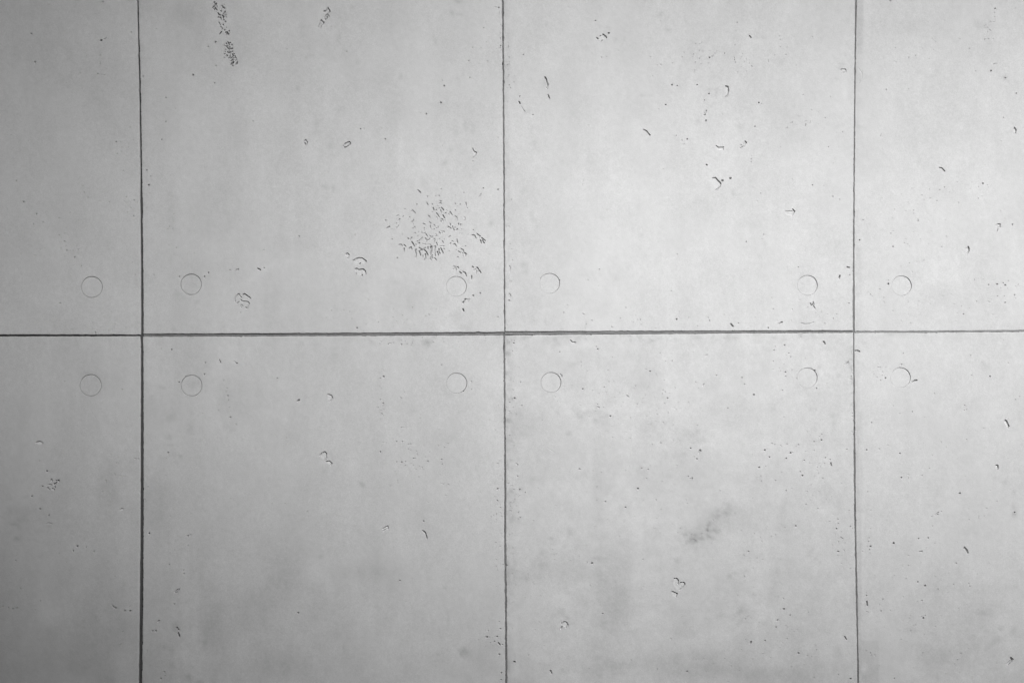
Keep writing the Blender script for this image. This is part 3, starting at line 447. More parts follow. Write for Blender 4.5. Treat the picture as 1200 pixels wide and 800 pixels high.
def stroke(pts, w=0.9, d=None):
    us = [p[0] for p in pts]; vs = [p[1] for p in pts]
    k = window(min(us), min(vs), max(us), max(vs), w + 1)
    if k is None: return
    sl, A, B = k
    dd = np.full(A.shape, 99.0)
    for p, q in zip(pts[:-1], pts[1:]):
        dd = np.minimum(dd, seg_dist(A, B, p, q)[0])
    # finer marks are shallower; a mark that runs with the fall of the light needs more depth to show
    if d is None:
        L = sum(math.hypot(q[0] - p[0], q[1] - p[1]) for p, q in zip(pts[:-1], pts[1:])) + 1e-6
        dvert = sum(abs(q[1] - p[1]) for p, q in zip(pts[:-1], pts[1:])) / L
        d = max(0.9, min(3.4, 2.9 * w - 0.85)) * (0.85 + 0.5 * dvert)
    wob = 1 + 0.35 * value_noise(A, B, 1.3, 1.3, 5)
    prof = d * smooth((w * 0.5 * wob + 0.20 - dd) / 0.34)
    depth[sl] = np.maximum(depth[sl], prof)

def dot(u, v, r, d=None):
    k = window(u - r, v - r, u + r, v + r)
    if k is None: return
    sl, A, B = k
    ang = rng.random() * 3.14; e = 0.8 + 0.2 * rng.random()
    ca, sa = math.cos(ang), math.sin(ang)
    a = (A - u) * ca + (B - v) * sa; b = (-(A - u) * sa + (B - v) * ca) / e
    rr = np.hypot(a, b) * (1 + 0.18 * value_noise(A, B, 0.9, 0.9, 8))
    if d is None: d = 1.0 + 1.8 * r
    depth[sl] = np.maximum(depth[sl], d * smooth((r * 0.92 + 0.18 - rr) / 0.34))

def pit(poly, d=1.1, rim=0.35):
    """a flaked patch, sunk deepest on the upper right, running out to the lower left"""
    us = [p[0] for p in poly]; vs = [p[1] for p in poly]
    k = window(min(us), min(vs), max(us), max(vs))
    if k is None: return
    sl, A, B = k
    inside = np.zeros(A.shape, bool); dd = np.full(A.shape, 99.0)
    n = len(poly)
    for i in range(n):
        p, q = poly[i], poly[(i + 1) % n]
        dd = np.minimum(dd, seg_dist(A, B, p, q)[0])
        if abs(q[1] - p[1]) > 1e-9:
            c = ((p[1] > B) != (q[1] > B)) & (A < (q[0] - p[0]) * (B - p[1]) / (q[1] - p[1]) + p[0])
            inside ^= c
    pr = 0.62 * A - 0.78 * B
    lo = min(0.62 * a - 0.78 * b for a, b in poly); hi = max(0.62 * a - 0.78 * b for a, b in poly)
    t = np.clip((pr - lo) / (hi - lo), 0, 1)
    rimw = rim + (1 - t) * 1.6
    f = d * (0.12 + 0.88 * t) * smooth(dd / rimw) * inside
    f = f * (1 + 0.12 * value_noise(A, B, 1.6, 1.6, 21))
    depth[sl] = np.maximum(depth[sl], f)

for it in STROKES:
    stroke(it[0], it[1] if len(it) > 1 else 0.85, it[2] * 1.3 if len(it) > 2 else None)
for it in PITS:
    pit(it[0], it[1] if len(it) > 1 else 1.1)
for it in DOTS:
    dot(*it)
# scattered pinholes: clusters (u, v, spread u, spread v, how many)
for (u, v, su, sv, k) in CLUSTERS:
    for _ in range(k):
        dot(u + rng.normal() * su, v + rng.normal() * sv, 0.26 + 0.24 * rng.random() ** 2, 1.5)
for _ in range(420):
    u = U0 + rng.random() * (U1 - U0); v = V0 + rng.random() * (V1 - V0)
    dot(u, v, 0.25 + 0.25 * rng.random() ** 3, 1.5)
# shallow relief of trowel marks and mortar skin near the joints
# ---- tone of the concrete (stains, cement bloom): 1 unit raster
tw, th = int(U1 - U0) + 2, int(V1 - V0) + 2
TA, TB = np.meshgrid(U0 + np.arange(tw), V0 + np.arange(th))
tone = np.ones((th, tw), np.float32)
tone += 0.018 * value_noise(TA, TB, 45, 150, 31) + 0.030 * value_noise(TA, TB, 26, 32, 32)
tone += 0.018 * value_noise(TA, TB, 9, 16, 33) + 0.016 * value_noise(TA, TB, 3.5, 4, 34)
tone += (0.036 + 0.014 * value_noise(TA, TB, 40, 55, 65)) * value_noise(TA, TB, 1.5, 1.5, 39)
tone += 0.013 * value_noise(TA, TB, 7, 120, 35) * (value_noise(TA, TB, 90, 160, 36) > 0)
tone += 0.020 * value_noise(TA, TB, 75, 60, 63) + 0.03 * np.clip(value_noise(TA, TB, 34, 9, 64) - 0.45, 0, 1)
lowpart = smooth((TB - 560) / 200.0)
tone += lowpart * (0.05 * value_noise(TA, TB, 38, 60, 37) + 0.03 * value_noise(TA, TB, 12, 14, 38))
rough3 = smooth((TA - 592) / 3.0) * smooth((1003 - TA) / 3.0) * smooth((TB - 391) / 3.0)   # blotchier pour
tone += rough3 * (0.03 * value_noise(TA, TB, 17, 13, 61) + 0.025 * value_noise(TA, TB, 6, 5, 62) - 0.01)
srng = np.random.default_rng(77)
def flecks(u, v, su, sv, ang, n, r0, r1, a0, a1):      # many small dirt flecks round a place
    ca, sa = math.cos(math.radians(ang)), math.sin(math.radians(ang))
    for _ in range(n):
        p, q = srng.normal() * su, srng.normal() * sv
        r = r0 + (r1 - r0) * srng.random() ** 2
        STAINS.append((u + p * ca - q * sa, v + p * sa + q * ca, r * (1 + srng.random()), r, srng.random() * 60 - 60, a0 + (a1 - a0) * srng.random()))
flecks(815, 630, 14, 4, -22, 60, .8, 2.0, -.01, -.04)
flecks(848, 602, 14, 6, -38, 54, .8, 2.4, -.012, -.04)
flecks(831, 618, 8, 8, 0, 26, .8, 2.2, -.012, -.04)
flecks(868, 715, 14, 12, 0, 40, .8, 3, -.015, -.035)
flecks(690, 490, 22, 10, 0, 50, .8, 3, -.01, -.03)
flecks(597, 500, 3, 90, 0, 110, .7, 2.4, -.02, -.06)
flecks(608, 470, 12, 60, 0, 60, .8, 3, -.01, -.03)
flecks(700, 397, 70, 3.5, 0, 110, .7, 2.6, -.02, -.05)
flecks(860, 396, 70, 3, 0, 70, .7, 2.2, -.015, -.045)
flecks(450, 398, 70, 3, 0, 60, .7, 2.2, -.015, -.04)
flecks(800, 700, 120, 70, 0, 170, .9, 4, -.008, -.025)
flecks(800, 500, 120, 70, 0, 110, .9, 4, .006, .022)
flecks(1150, 720, 30, 30, -30, 70, .9, 3.5, -.01, -.03)
flecks(1006.5, 180, 1.5, 120, 0, 60, .7, 2, -.01, -.035)
flecks(998, 440, 1.5, 25, 0, 30, .6, 1.6, -.03, -.09)
flecks(220, 740, 20, 40, 0, 60, .8, 3, -.01, -.035)
flecks(30, 610, 18, 20, 0, 30, .8, 3, -.015, -.04)
for (u, v, ru, rv, ang, amp) in STAINS:
    a = math.radians(ang); R_ = 2.6 * max(ru, rv)
    i0 = max(0, int(u - R_ - U0)); i1 = min(tw, int(u + R_ - U0) + 1)
    j0 = max(0, int(v - R_ - V0)); j1 = min(th, int(v + R_ - V0) + 1)
    if i1 <= i0 or j1 <= j0: continue
    A = TA[j0:j1, i0:i1]; B = TB[j0:j1, i0:i1]
    p = (A - u) * math.cos(a) + (B - v) * math.sin(a); q = -(A - u) * math.sin(a) + (B - v) * math.cos(a)
    r = np.sqrt((p / ru) ** 2 + (q / rv) ** 2)
    r = r * (1 + 0.25 * value_noise(A, B, max(1.5, min(ru, rv) * .6), max(1.5, min(ru, rv) * .6), 41))
    tone[j0:j1, i0:i1] += (2.0 if max(ru, rv) < 12 else 1.75) * amp * (1 - smooth((r - 0.25) / 1.3)) * (1 + 0.45 * value_noise(A, B, 1.8, 1.8, 44))
for (u0, v0, u1, v1, amp) in STRIPS:       # hard-edged films left by the formwork tape
    e = 0.8
    f = smooth((TA - u0) / e + .5) * smooth((u1 - TA) / e + .5) * smooth((TB - v0) / e + .5) * smooth((v1 - TB) / e + .5)
    tone += 1.9 * amp * f * (1 + 0.25 * value_noise(TA, TB, 5, 9, 43))

JOINTS_V = [([0, 250, 392, 600, 800], [162, 165.5, 166, 166, 164]), ([0, 250, 392, 600, 800], [589, 591, 591.3, 592, 593.3]),
            ([0, 300, 392, 600, 800], [1003, 1000.4, 1000.4, 1002, 1005.8])]
for k, (a, b) in enumerate(JOINTS_V):
    dx = TA - np.interp(TB, a, b)
    g1 = np.clip(0.55 + value_noise(TA, TB, 3, 11, 80 + k), 0, 2) * np.exp(-np.abs(dx) / 2.6)
    side = (dx > 0)
    amp = np.where(side, 0.085, 0.035) if k != 1 else np.where(side, 0.11, 0.02)
    tone -= amp * g1
    g2 = np.clip(value_noise(TA, TB, 4, 6, 90 + k) - 0.1, 0, 1) * np.exp(-np.maximum(dx, 0) / 7.0) * side
    tone -= (0.24 if k == 1 else 0.08) * g2
dy = TB - np.interp(TA, [0, 590, 1200], [393, 391.5, 388.5])
tone -= 0.05 * np.exp(-np.abs(dy) / 3.0) * np.clip(0.5 + value_noise(TA, TB, 9, 3, 95), 0, 2)
tone -= np.where(TA > 590, 0.20, 0.10) * np.exp(-np.maximum(dy, 0) / 11.0) * (dy > 0) * np.clip(value_noise(TA, TB, 7, 4, 96) - 0.2, 0, 1)
tone += 0.03 * np.exp(-np.abs(dy - 5) / 2.5) * np.clip(value_noise(TA, TB, 30, 4, 97), 0, 1)

def sample(r, step, u, v):
    a = np.clip((u - U0) / step, 0, r.shape[1] - 1.001); b = np.clip((v - V0) / step, 0, r.shape[0] - 1.001)
    i = a.astype(int); j = b.astype(int); fa = a - i; fb = b - j
    return ((r[j, i] * (1 - fa) + r[j, i + 1] * fa) * (1 - fb) + (r[j + 1, i] * (1 - fa) + r[j + 1, i + 1] * fa) * fb)

def inside_detail(u, v): return (u > U0) & (u < U1 - 1) & (v > V0) & (v < V1 - 1)
def tone_at(u, v):
    t = sample(tone, 1.0, u, v)
    return np.where(inside_detail(u, v), t, 1.0 + 0.02 * value_noise(u, v, 60, 120, 31))
def depth_at(u, v): return np.where(inside_detail(u, v), sample(depth, Q, u, v), 0.0)
def undulation(u, v):
    return 0.9 * value_noise(u, v, 140, 190, 51) + 0.18 * value_noise(u, v, 33, 47, 52) + 0.02 * value_noise(u, v, 8, 8, 53)

# ------------------------------------------------------------------ joints (edges of the panels)
def poly(pts):
    a = np.array(pts, float)
    return lambda t: np.interp(t, a[:, 0], a[:, 1])
ragged = lambda t, s, k: k * (value_noise(t, t * 0 + 3, 6.0, 1, s) + 0.7 * value_noise(t, t * 0 + 7, 1.9, 1, s + 1))
# vertical joints: (left edge, right edge) as functions of v, for the upper and the lower row
VJ = {
 0: {'up': ([(-1080, -206), (1000, -206)], [(-1080, -206), (1000, -206)]),
     'lo': ([(-1080, -206), (1000, -206)], [(-1080, -206), (1000, -206)])},
 1: {'up': ([(-1080,158),(0,159.8),(100,162.1),(200,163.5),(235,163.3),(250,163.6),(300,164.2),(394,164.3)],
            [(-1080,160),(0,162.1),(20,162.5),(100,164.7),(200,166.3),(228,166.5),(240,167.3),(252,167.3),(258,166.9),(300,167.4),(370,168.0),(394,168.0)]),
     'lo': ([(392,163.3),(398,163.4),(402,164.1),(500,164.1),(600,163.9),(700,163.0),(800,161.9),(1000,160)],
            [(392,167.6),(400,167.4),(410,167.8),(500,168.1),(600,168.2),(700,167.6),(800,166.4),(1000,164.5)])},
 2: {'up': ([(-1080,584),(0,588.1),(100,589.0),(210,589.7),(300,590.2),(389,590.9)],
            [(-1080,586),(0,590.1),(100,590.6),(210,591.2),(300,591.6),(389,591.8)]),
     'lo': ([(393,590.0),(480,590.4),(570,591.0),(640,590.8),(700,591.6),(800,592.2),(1000,594)],
            [(393,591.7),(480,592.0),(570,593.0),(640,592.9),(700,593.6),(800,594.3),(1000,596)])},
 3: {'up': ([(-1080,1010),(0,1002.0),(20,1001.9),(100,1001),(200,1000.2),(300,999.6),(387,999.3)],
            [(-1080,1012),(0,1004.0),(20,1003.6),(100,1002.4),(200,1001.6),(300,1001.2),(350,1001.6),(387,1001.7)]),
     'lo': ([(389,999.7),(450,999.9),(590,1001.0),(700,1003.1),(800,1005.0),(1000,1009)],
            [(389,1001.1),(450,1001.6),(590,1002.9),(700,1004.8),(800,1006.6),(1000,1011)])},
 4: {'up': ([(-1080,1430.0),(1000,1430.0)], [(-1080,1432.2),(1000,1432.2)]),
     'lo': ([(-1080,1430.0),(1000,1430.0)], [(-1080,1432.2),(1000,1432.2)])},
 5: {'up': ([(-1080,1860),(1000,1860)], [(-1080,1862),(1000,1862)]),
     'lo': ([(-1080,1860),(1000,1860)], [(-1080,1862),(1000,1862)])},
}
# horizontal joint: (upper edge, lower edge) as functions of u, for each column
HJ = {
 0: ([(-207,391.7),(0,391.9),(130,392.0),(165,392.1)], [(-207,394.4),(0,394.3),(130,394.0),(165,394.0)]),
 1: ([(166,391.2),(300,390.7),(465,389.9),(590,389.0)], [(166,394.7),(300,394.0),(465,393.4),(590,393.0)]),
 2: ([(591,388.4),(700,388.0),(800,387.7),(900,387.4),(1000,387.2)], [(591,393.0),(700,391.9),(800,391.2),(900,390.4),(1000,389.9)]),
 3: ([(1001,388.2),(1095,387.9),(1200,386.9),(1431,385.5)], [(1001,390.0),(1095,389.8),(1200,388.9),(1431,387.5)]),
 4: ([(1431,386),(1861,384)], [(1431,388),(1861,386)]),
}
VTOP, VBOT = 400 - (5.728 - ZC) / S, 400 + ZC / S        # -1094 .. 1000

PLUGS = [  # u, v, radius, column, row
 (107.5,336.3,12.5,0,'up'),(106.2,451.3,12.7,0,'lo'),
 (223.9,333.2,12.3,1,'up'),(224.5,451.6,12.4,1,'lo'),
 (534.8,335.6,11.9,1,'up'),(535.2,448.8,12.0,1,'lo'),
 (644.1,332.0,11.9,2,'up'),(645.7,448.0,11.9,2,'lo'),
 (946.3,334.4,11.9,2,'up'),(946.1,442.7,11.9,2,'lo'),
 (1056.5,334.8,11.7,3,'up'),(1055.3,442.4,11.8,3,'lo'),
]

def make_panel(col, row):
    Lf = poly(VJ[col][row][1]); Rf = poly(VJ[col + 1][row][0])
    if row == 'up': Bf = poly(HJ[col][0]); Tf = lambda u: u * 0 + VTOP
    else: Tf = poly(HJ[col][1]); Bf = lambda u: u * 0 + VBOT
    L0 = float(Lf(394.0)); R0 = float(Rf(394.0)); mid = (L0 + R0) / 2
    T0 = float(Tf(np.array(mid))); B0 = float(Bf(np.array(mid)))
    def lines(a, b, lo, hi):
        # fine spacing where the surface detail lies, coarse beyond it
        pts = [a]
        x = a
        while x < b - 1e-6:
            step = 2.5 if lo - 3 <= x < hi else 25.0
            if x < lo - 3: step = min(step, lo - 3 - x) if lo - 3 - x > 1e-6 else 2.5
            x = min(b, x + step); pts.append(x)
        if len(pts) > 2 and pts[-1] - pts[-2] < 1.0: pts.pop(-2)
        return np.array(pts)
    cu = lines(L0, R0, U0 if col < 4 else 1e9, U1 if col < 4 else 1e9)
    cv = lines(T0, B0, V0 + 3, V1 - 4)
    if col == 4: cv = lines(T0, B0, 1e9, 1e9)
    nu, nv = len(cu), len(cv)
    CU, CV = np.meshgrid(cu, cv)
    fl = 24.0
    wl = smooth(1 - (CU - L0) / fl); wr = smooth(1 - (R0 - CU) / fl)
    wt = smooth(1 - (CV - T0) / fl); wb = smooth(1 - (B0 - CV) / fl)
    seed = 100 + col * 10 + (row == 'lo') * 5
    dL = Lf(CV) - L0 + ragged(CV, seed, 0.16); dR = Rf(CV) - R0 + ragged(CV, seed + 1, 0.16)
    dT = Tf(CU) - T0 + ragged(CU, seed + 2, 0.14); dB = Bf(CU) - B0 + ragged(CU, seed + 3, 0.14)
    U = CU + wl * dL + wr * dR
    V = CV + wt * dT + wb * dB
    base = undulation(U, V) + 0.12 * rng.normal()
    # plugs: cut a block of cells out
    cell_state = np.zeros((nv - 1, nu - 1), int)     # 0 plain, 1 fine, 2 removed
    if col < 4:
        cU = (U[:-1, :-1] + U[1:, 1:]) / 2; cV = (V[:-1, :-1] + V[1:, 1:]) / 2
        ii = ((cU - 1.7 - U0) / Q).astype(int); jj = ((cV - 1.7 - V0) / Q).astype(int)
        ok = (ii >= 0) & (jj >= 0) & (ii + 11 < W_) & (jj + 11 < H_)
        mx = np.zeros_like(cU)
        # block maxima through a padded lookup
        for dj in range(0, 12):
            for di in range(0, 12):
                mx = np.maximum(mx, np.where(ok, depth[np.clip(jj + dj, 0, H_ - 1), np.clip(ii + di, 0, W_ - 1)], 0))
        cell_state[mx > 0.02] = 1
        vis = (cU > U0 + 5) & (cU < U1 - 5) & (cV > V0 + 5) & (cV < V1 - 5)
        em = np.zeros_like(vis); em[0, :] = em[-1, :] = em[:, 0] = em[:, -1] = True
        cell_state[em & vis] = 1; cell_state[em & ~vis] = 0
    co = []; quads = []; tn = []
    def add(verts_u, verts_v, verts_w):
        s0 = sum(len(a) for a in tn)
        co.append(np.stack([WX(verts_u), verts_w * S, WZ(verts_v)], 1)); tn.append(tone_at(verts_u, verts_v))
        return s0
    add(U.ravel(), V.ravel(), base.ravel())
    idx = np.arange(nu * nv).reshape(nv, nu)
    patches = []
    for (pu, pv, pr, pc, prow) in PLUGS:
        if pc != col or prow != row: continue
        i0 = int(np.searchsorted(cu, pu - pr - 5)) ; i1 = int(np.searchsorted(cu, pu + pr + 5))
        j0 = int(np.searchsorted(cv, pv - pr - 5)) ; j1 = int(np.searchsorted(cv, pv + pr + 5))
        cell_state[j0:j1, i0:i1] = 2
        loop = [(j0, i) for i in range(i0, i1)] + [(j, i1) for j in range(j0, j1)] + \
               [(j1, i) for i in range(i1, i0, -1)] + [(j, i0) for j in range(j1, j0, -1)]
        bu = np.array([U[a] for a in loop]); bv = np.array([V[a] for a in loop]); bb = np.array([base[a] for a in loop])
        K = 4
        f = np.arange(K) / K
        def dens(a): return (a[:, None] * (1 - f) + np.roll(a, -1)[:, None] * f).ravel()
        bu, bv, bb = dens(bu), dens(bv), dens(bb)
        th = np.arctan2(bv - pv, bu - pu); N = len(th)
        wobr = pr * (1 + 0.006 * np.sin(3 * th + pu) + 0.004 * np.sin(7 * th + pv))
        ru = pu + np.cos(th) * wobr; rv = pv + np.sin(th) * wobr
        c_und = float(undulation(np.array(pu), np.array(pv)))
        RR = 22; us = []; vs = []; ws = []
        for r in range(RR + 1):
            t = (r / RR) ** 0.8
            uu = bu * (1 - t) + ru * t; vv = bv * (1 - t) + rv * t
            us.append(uu); vs.append(vv)
            rim = 0.16 if r == RR else 0.0
            ws.append(bb * (1 - t) + undulation(uu, vv) * t + (depth_at(uu, vv) if r > 0 else 0) + rim)
        us.append(ru); vs.append(rv); ws.append(ws[-1] * 0 + c_und + 4.0)     # side of the hole
        s0 = add(np.concatenate(us), np.concatenate(vs), np.concatenate(ws))
        a = s0 + np.arange((RR + 2) * N).reshape(RR + 2, N); b = np.roll(a, -1, axis=1)
        quads.append(np.stack([a[:-1], a[1:], b[1:], b[:-1]], -1).reshape(-1, 4))
        patches.append((pu, pv, pr, c_und))
    st = cell_state.ravel()
    allq = np.stack([idx[:-1, :-1], idx[1:, :-1], idx[1:, 1:], idx[:-1, 1:]], -1).reshape(-1, 4)
    quads.append(allq[st == 0])
    jj, ii = np.nonzero(cell_state == 1)
    if len(jj):
        n = 8; f = np.arange(n + 1) / n; FA, FB = np.meshgrid(f, f); FA = FA.ravel(); FB = FB.ravel()
        def bil(X):
            a, b, c, d = X[jj, ii][:, None], X[jj, ii + 1][:, None], X[jj + 1, ii][:, None], X[jj + 1, ii + 1][:, None]
            return a * (1 - FA) * (1 - FB) + b * FA * (1 - FB) + c * (1 - FA) * FB + d * FA * FB
        fu, fv, fw = bil(U), bil(V), bil(base)
        cW = (cu[1:] - cu[:-1])[ii][:, None]; cH = (cv[1:] - cv[:-1])[jj][:, None]
        su, sv = fu.copy(), fv.copy()
        def bite(t, sd):
            return (0.10 * value_noise(t, t * 0 + 5, 1.1, 1, sd) + 0.12 * value_noise(t, t * 0 + 9, 3.1, 1, sd + 3)
                    + 1.1 * np.clip(value_noise(t, t * 0 + 2, 2.3, 1, sd + 6) - 0.72, 0, 1) * 2.0)
        jl = (jj == 0)[:, None] ; jh = (jj == nv - 2)[:, None]; il = (ii == 0)[:, None]; ih = (ii == nu - 2)[:, None]
        dist = np.full(fu.shape, 9.0)
        for on, para, span, sgn, vert, sd in ((il, FA, cW, 1, True, seed + 11), (ih, 1 - FA, cW, -1, True, seed + 23),
                                              (jl, FB, cH, 1, False, seed + 37), (jh, 1 - FB, cH, -1, False, seed + 51)):
            d_ = para[None, :] * span
            wgt = np.where(on, (1 - para[None, :]), 0)
            t = sv if vert else su
            off = bite(t, sd) * wgt * sgn
            if vert: fu = fu + off
            else: fv = fv + off
            dist = np.minimum(dist, np.where(on, d_, 9.0))
        fw = fw + depth_at(su, sv) + 0.30 * smooth(1 - dist / 0.75)
        s0 = add(fu.ravel(), fv.ravel(), fw.ravel())
        loc = np.arange((n + 1) ** 2).reshape(n + 1, n + 1)
        q = np.stack([loc[:-1, :-1], loc[1:, :-1], loc[1:, 1:], loc[:-1, 1:]], -1).reshape(-1, 4)
        quads.append((s0 + np.arange(len(jj))[:, None, None] * (n + 1) ** 2 + q[None]).reshape(-1, 4))
        for sel, row_ in ((jj == 0, loc[0, :]), (ii == nu - 2, loc[:, -1]), (jj == nv - 2, loc[-1, ::-1]), (ii == 0, loc[::-1, 0])):
            kk = np.nonzero(sel)[0]
            if not len(kk): continue
            tu = fu[kk][:, row_]; tv = fv[kk][:, row_]
            s1 = add(tu.ravel(), tv.ravel(), np.full(tu.size, 40.0))
            bk = s1 + np.arange(tu.size).reshape(tu.shape)
            fr = s0 + kk[:, None] * (n + 1) ** 2 + row_[None]
            quads.append(np.stack([fr[:, :-1], fr[:, 1:], bk[:, 1:], bk[:, :-1]], -1).reshape(-1, 4))
    # side faces of the panel, running back into the joint
    ring = np.concatenate([idx[0, :-1], idx[:-1, -1], idx[-1, :0:-1], idx[:0:-1, 0]])
    plain = np.concatenate([cell_state[0, :] == 0, cell_state[:, -1] == 0, cell_state[-1, ::-1] == 0, cell_state[::-1, 0] == 0])
    ru = U.ravel()[ring]; rv = V.ravel()[ring]
    s0 = add(ru, rv, np.full(len(ring), 40.0))
    back = s0 + np.arange(len(ring)); nb = np.roll(back, -1); nr = np.roll(ring, -1)
    quads.append(np.stack([ring, nr, nb, back], 1)[plain])
    me = mesh_from_arrays("concrete_panel", np.concatenate(co), np.concatenate(quads), np.concatenate(tn))
    return me, patches

def make_plug(pu, pv, pr, und, k):
    """mortar disc in the tie hole: sunk deepest at its upper right"""
    N = 96; r_ = np.random.default_rng(300 + k)
    du, dv = (-0.10, 0.10) if pu < 400 else (-0.20, 0.15)                              # sits a touch to the lower left of its hole
    gap = (0.38 if pu < 400 else 0.22) + 0.12 * r_.random()
    th = np.arange(N) * 2 * math.pi / N
    R = (pr - gap) * (1 + 0.006 * np.sin(3 * th + pu) + 0.004 * np.sin(7 * th + pv)) + 0.08 * r_.normal(size=N)
    deep = 0.50 + 0.28 * r_.random()
    def surf(u, v):
        t = ((u - pu) * 0.62 - (v - pv) * 0.78) / pr
        return und + deep * (0.55 + 0.45 * t) + 0.04 * value_noise(u, v, 5, 5, 70 + k)
    us, vs, ws = [], [], []
    fr = [0.04, .15, .3, .45, .6, .75, .88, .95, 0.985, 1.0, 1.0]
    for i, f in enumerate(fr):
        u = pu + du + np.cos(th) * R * f; v = pv + dv + np.sin(th) * R * f
        w = surf(u, v)
        if i == len(fr) - 2: w = w + 0.18
        if i == len(fr) - 1: w = w + 3.2
        us.append(u); vs.append(v); ws.append(w)
    u = np.concatenate(us); v = np.concatenate(vs); w = np.concatenate(ws)
    a = np.arange(len(fr) * N).reshape(len(fr), N); b = np.roll(a, -1, axis=1)
    q = np.stack([a[:-1], a[1:], b[1:], b[:-1]], -1)[:, :, ::-1].reshape(-1, 4)
    co = np.stack([WX(u), w * S, WZ(v)], 1)
    c0 = np.array([[WX(pu + du), float(surf(np.array(pu + du), np.array(pv + dv))) * S, WZ(pv + dv)]])
    # close the small centre with quads (fan of pairs)
    ci = len(co); co = np.concatenate([co, c0])
    fan = np.array([[ci, (i + 2) % N, (i + 1) % N, i] for i in range(0, N, 2)])
    tn = np.append(tone_at(u, v) + PLUG_TONE.get(k, 0.0), 1.0)
    co2 = co - c0
    me = mesh_from_arrays("tie_hole_plug", co2, np.concatenate([q, fan]), tn)
    return me, tuple(c0[0])

wall = bpy.data.objects.new("concrete_wall", None)
scene.collection.objects.link(wall)
wall["label"] = "pale grey exposed concrete wall of large panels with dark joints and round tie plugs"
wall["category"] = "wall"; wall["kind"] = "thing"
PANEL_LABELS = {
 (0,'up'): "shaded upper panel at the left edge with one tie plug",
 (1,'up'): "upper panel with a spray of fine pits above its lower right plug",
 (2,'up'): "brightest upper panel with a few chipped pits right of centre",
 (3,'up'): "upper panel at the right edge beside a thin vertical tape strip",
 (0,'lo'): "dark lower panel at the left edge with one tie plug",
 (1,'lo'): "smooth lower panel right of the widest dark vertical joint",
 (2,'lo'): "lower panel with a heart shaped pit and a blotchy stain",
 (3,'lo'): "lower panel at the right edge dotted with small pinholes",
}
pk = 0
for col in range(5):
    for row in ('up', 'lo'):
        me, patches = make_panel(col, row)
        p = link("concrete_panel", me, M_conc, wall)
        if (col, row) in PANEL_LABELS: p["label"] = PANEL_LABELS[(col, row)]
        for (pu, pv, pr, und) in patches:
            pm, c = make_plug(pu, pv, pr, und, pk); pk += 1
            link("tie_hole_plug", pm, M_plug, p, c)

# joint filler strips, each sunk between two panels with a rounded face
def strip(path_lo, path_hi, vertical, t0, t1, mat, sunk, seed):
    step = 3.0 if (t1 - t0) < 1200 and t0 > -200 else 6.0
    n = max(2, int((t1 - t0) / step)); t = np.linspace(t0, t1, n)
    lo = path_lo(t) ; hi = path_hi(t)
    prof = [(-0.35, 9.0), (0.06, 1.3), (0.22, 0.35), (0.5, 0.0), (0.78, 0.35), (0.94, 1.3), (1.35, 9.0)]
    us, vs, ws = [], [], []
    for k, (f, w) in enumerate(prof):
        c = lo + (hi - lo) * f
        c = c + (0.10 * value_noise(t, t * 0 + k, 5, 1, seed) if 0 < k < 6 else 0)
        ww = sunk + w * (0.55 if k in (1, 5) else 1) + 0.30 * value_noise(t, t * 0 + k * 3, 7, 1, seed + 1) \
             + undulation(c if vertical else t, t if vertical else c) \
             + 0.5 * np.maximum(0, value_noise(t, t * 0 + k * 2, 23, 1, seed + 2))
        us.append(c if vertical else t); vs.append(t if vertical else c); ws.append(ww)
    u = np.concatenate(us); v = np.concatenate(vs); w = np.concatenate(ws)
    a = np.arange(len(prof) * n).reshape(len(prof), n)
    q = np.stack([a[:-1, :-1], a[1:, :-1], a[1:, 1:], a[:-1, 1:]], -1).reshape(-1, 4)
    if not vertical: q = q[:, ::-1]
    me = mesh_from_arrays("joint_filler", np.stack([WX(u), w * S, WZ(v)], 1), q)
    return link("joint_filler", me, mat, wall)
SUNK = {1: 3.0, 2: 0.9, 3: 0.8, 4: 1.2}
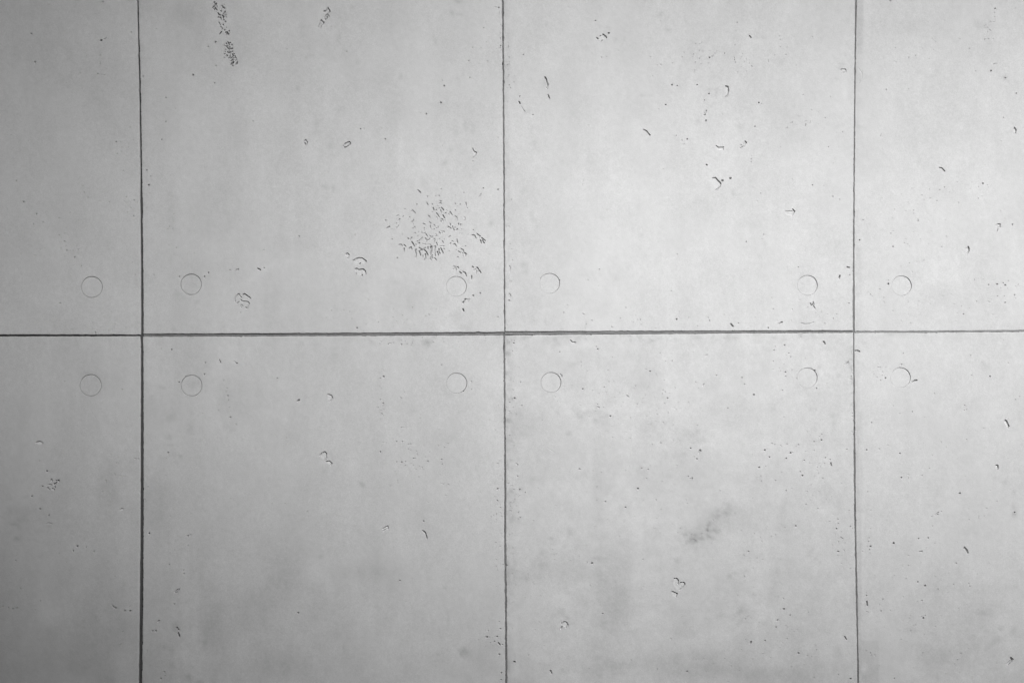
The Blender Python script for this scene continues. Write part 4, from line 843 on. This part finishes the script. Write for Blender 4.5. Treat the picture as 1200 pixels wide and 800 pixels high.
for k in (1, 2, 3, 4):
    mt = M_seal_dark if k == 1 else M_seal
    strip(poly(VJ[k]['up'][0]), poly(VJ[k]['up'][1]), True, VTOP, 391.0, mt, SUNK[k], 200 + k * 7)
    strip(poly(VJ[k]['lo'][0]), poly(VJ[k]['lo'][1]), True, 391.3, VBOT, mt, SUNK[k], 240 + k * 7)
HS = {0: (-206, 164.4, 1.6), 1: (167.8, 590.2, 1.1), 2: (591.6, 999.6, 0.8), 3: (1001.4, 1430.2, 0.5), 4: (1432, 1860, 0.8)}
for k, (a, b, sk) in HS.items():
    strip(poly(HJ[k][0]), poly(HJ[k][1]), False, a, b, M_seal_dark if k == 0 else (M_seal_pale if k == 3 else M_seal), sk, 280 + k * 7)
link("wall_core", box_mesh("wall_core", (WX(-206), 0.045, 0.0), (WX(1861), 0.30, 5.72)), M_side, wall)

# ------------------------------------------------------------------ ground, and unseen blockers added to shape the light
g = link("ground", mesh_from_arrays("ground", [(-60,-60,0),(60,-60,0),(60,60,0),(-60,60,0)], [(0,1,2,3)]), M_ground, kind="structure")
XL = -2.015
link("left_light_blocker", box_mesh("left_light_blocker", (XL - 0.3, -1.64, 0.002), (XL - 0.001, 0.30, 5.728)), M_side,
     label="unseen concrete stub added to darken the left of the panelled wall", category="wall")  # out of view, added to cut sky light at the left edge
link("shade_slab", box_mesh("shade_slab", (-9.0, -4.483, 5.732), (9.0, 0.30, 5.95)), M_shade_slab,
     label="unseen concrete slab added to dim the top of the panelled wall", category="shade_slab")  # out of view, added so the wall dims towards its top
bt = bpy.data.objects.new("opposite_light_blocker", None); scene.collection.objects.link(bt)  # made-up unseen blocks that give the wall its light falloff
bt.location = (0, -5.613, 0)
bt["label"] = "unseen dark blocks added opposite to shape the light, higher on the left half"; bt["category"] = "light_blocker"
link("wall", box_mesh("wall", (-40, -4, 0.002), (0.818, 0, 6.14)), M_blocker, bt)  # added taller block, holds the soft sun off the left side
link("wall", box_mesh("wall", (0.820, -4, 0.002), (40, 0, 4.283)), M_blocker, bt)  # added lower block, dims the foot of the panels
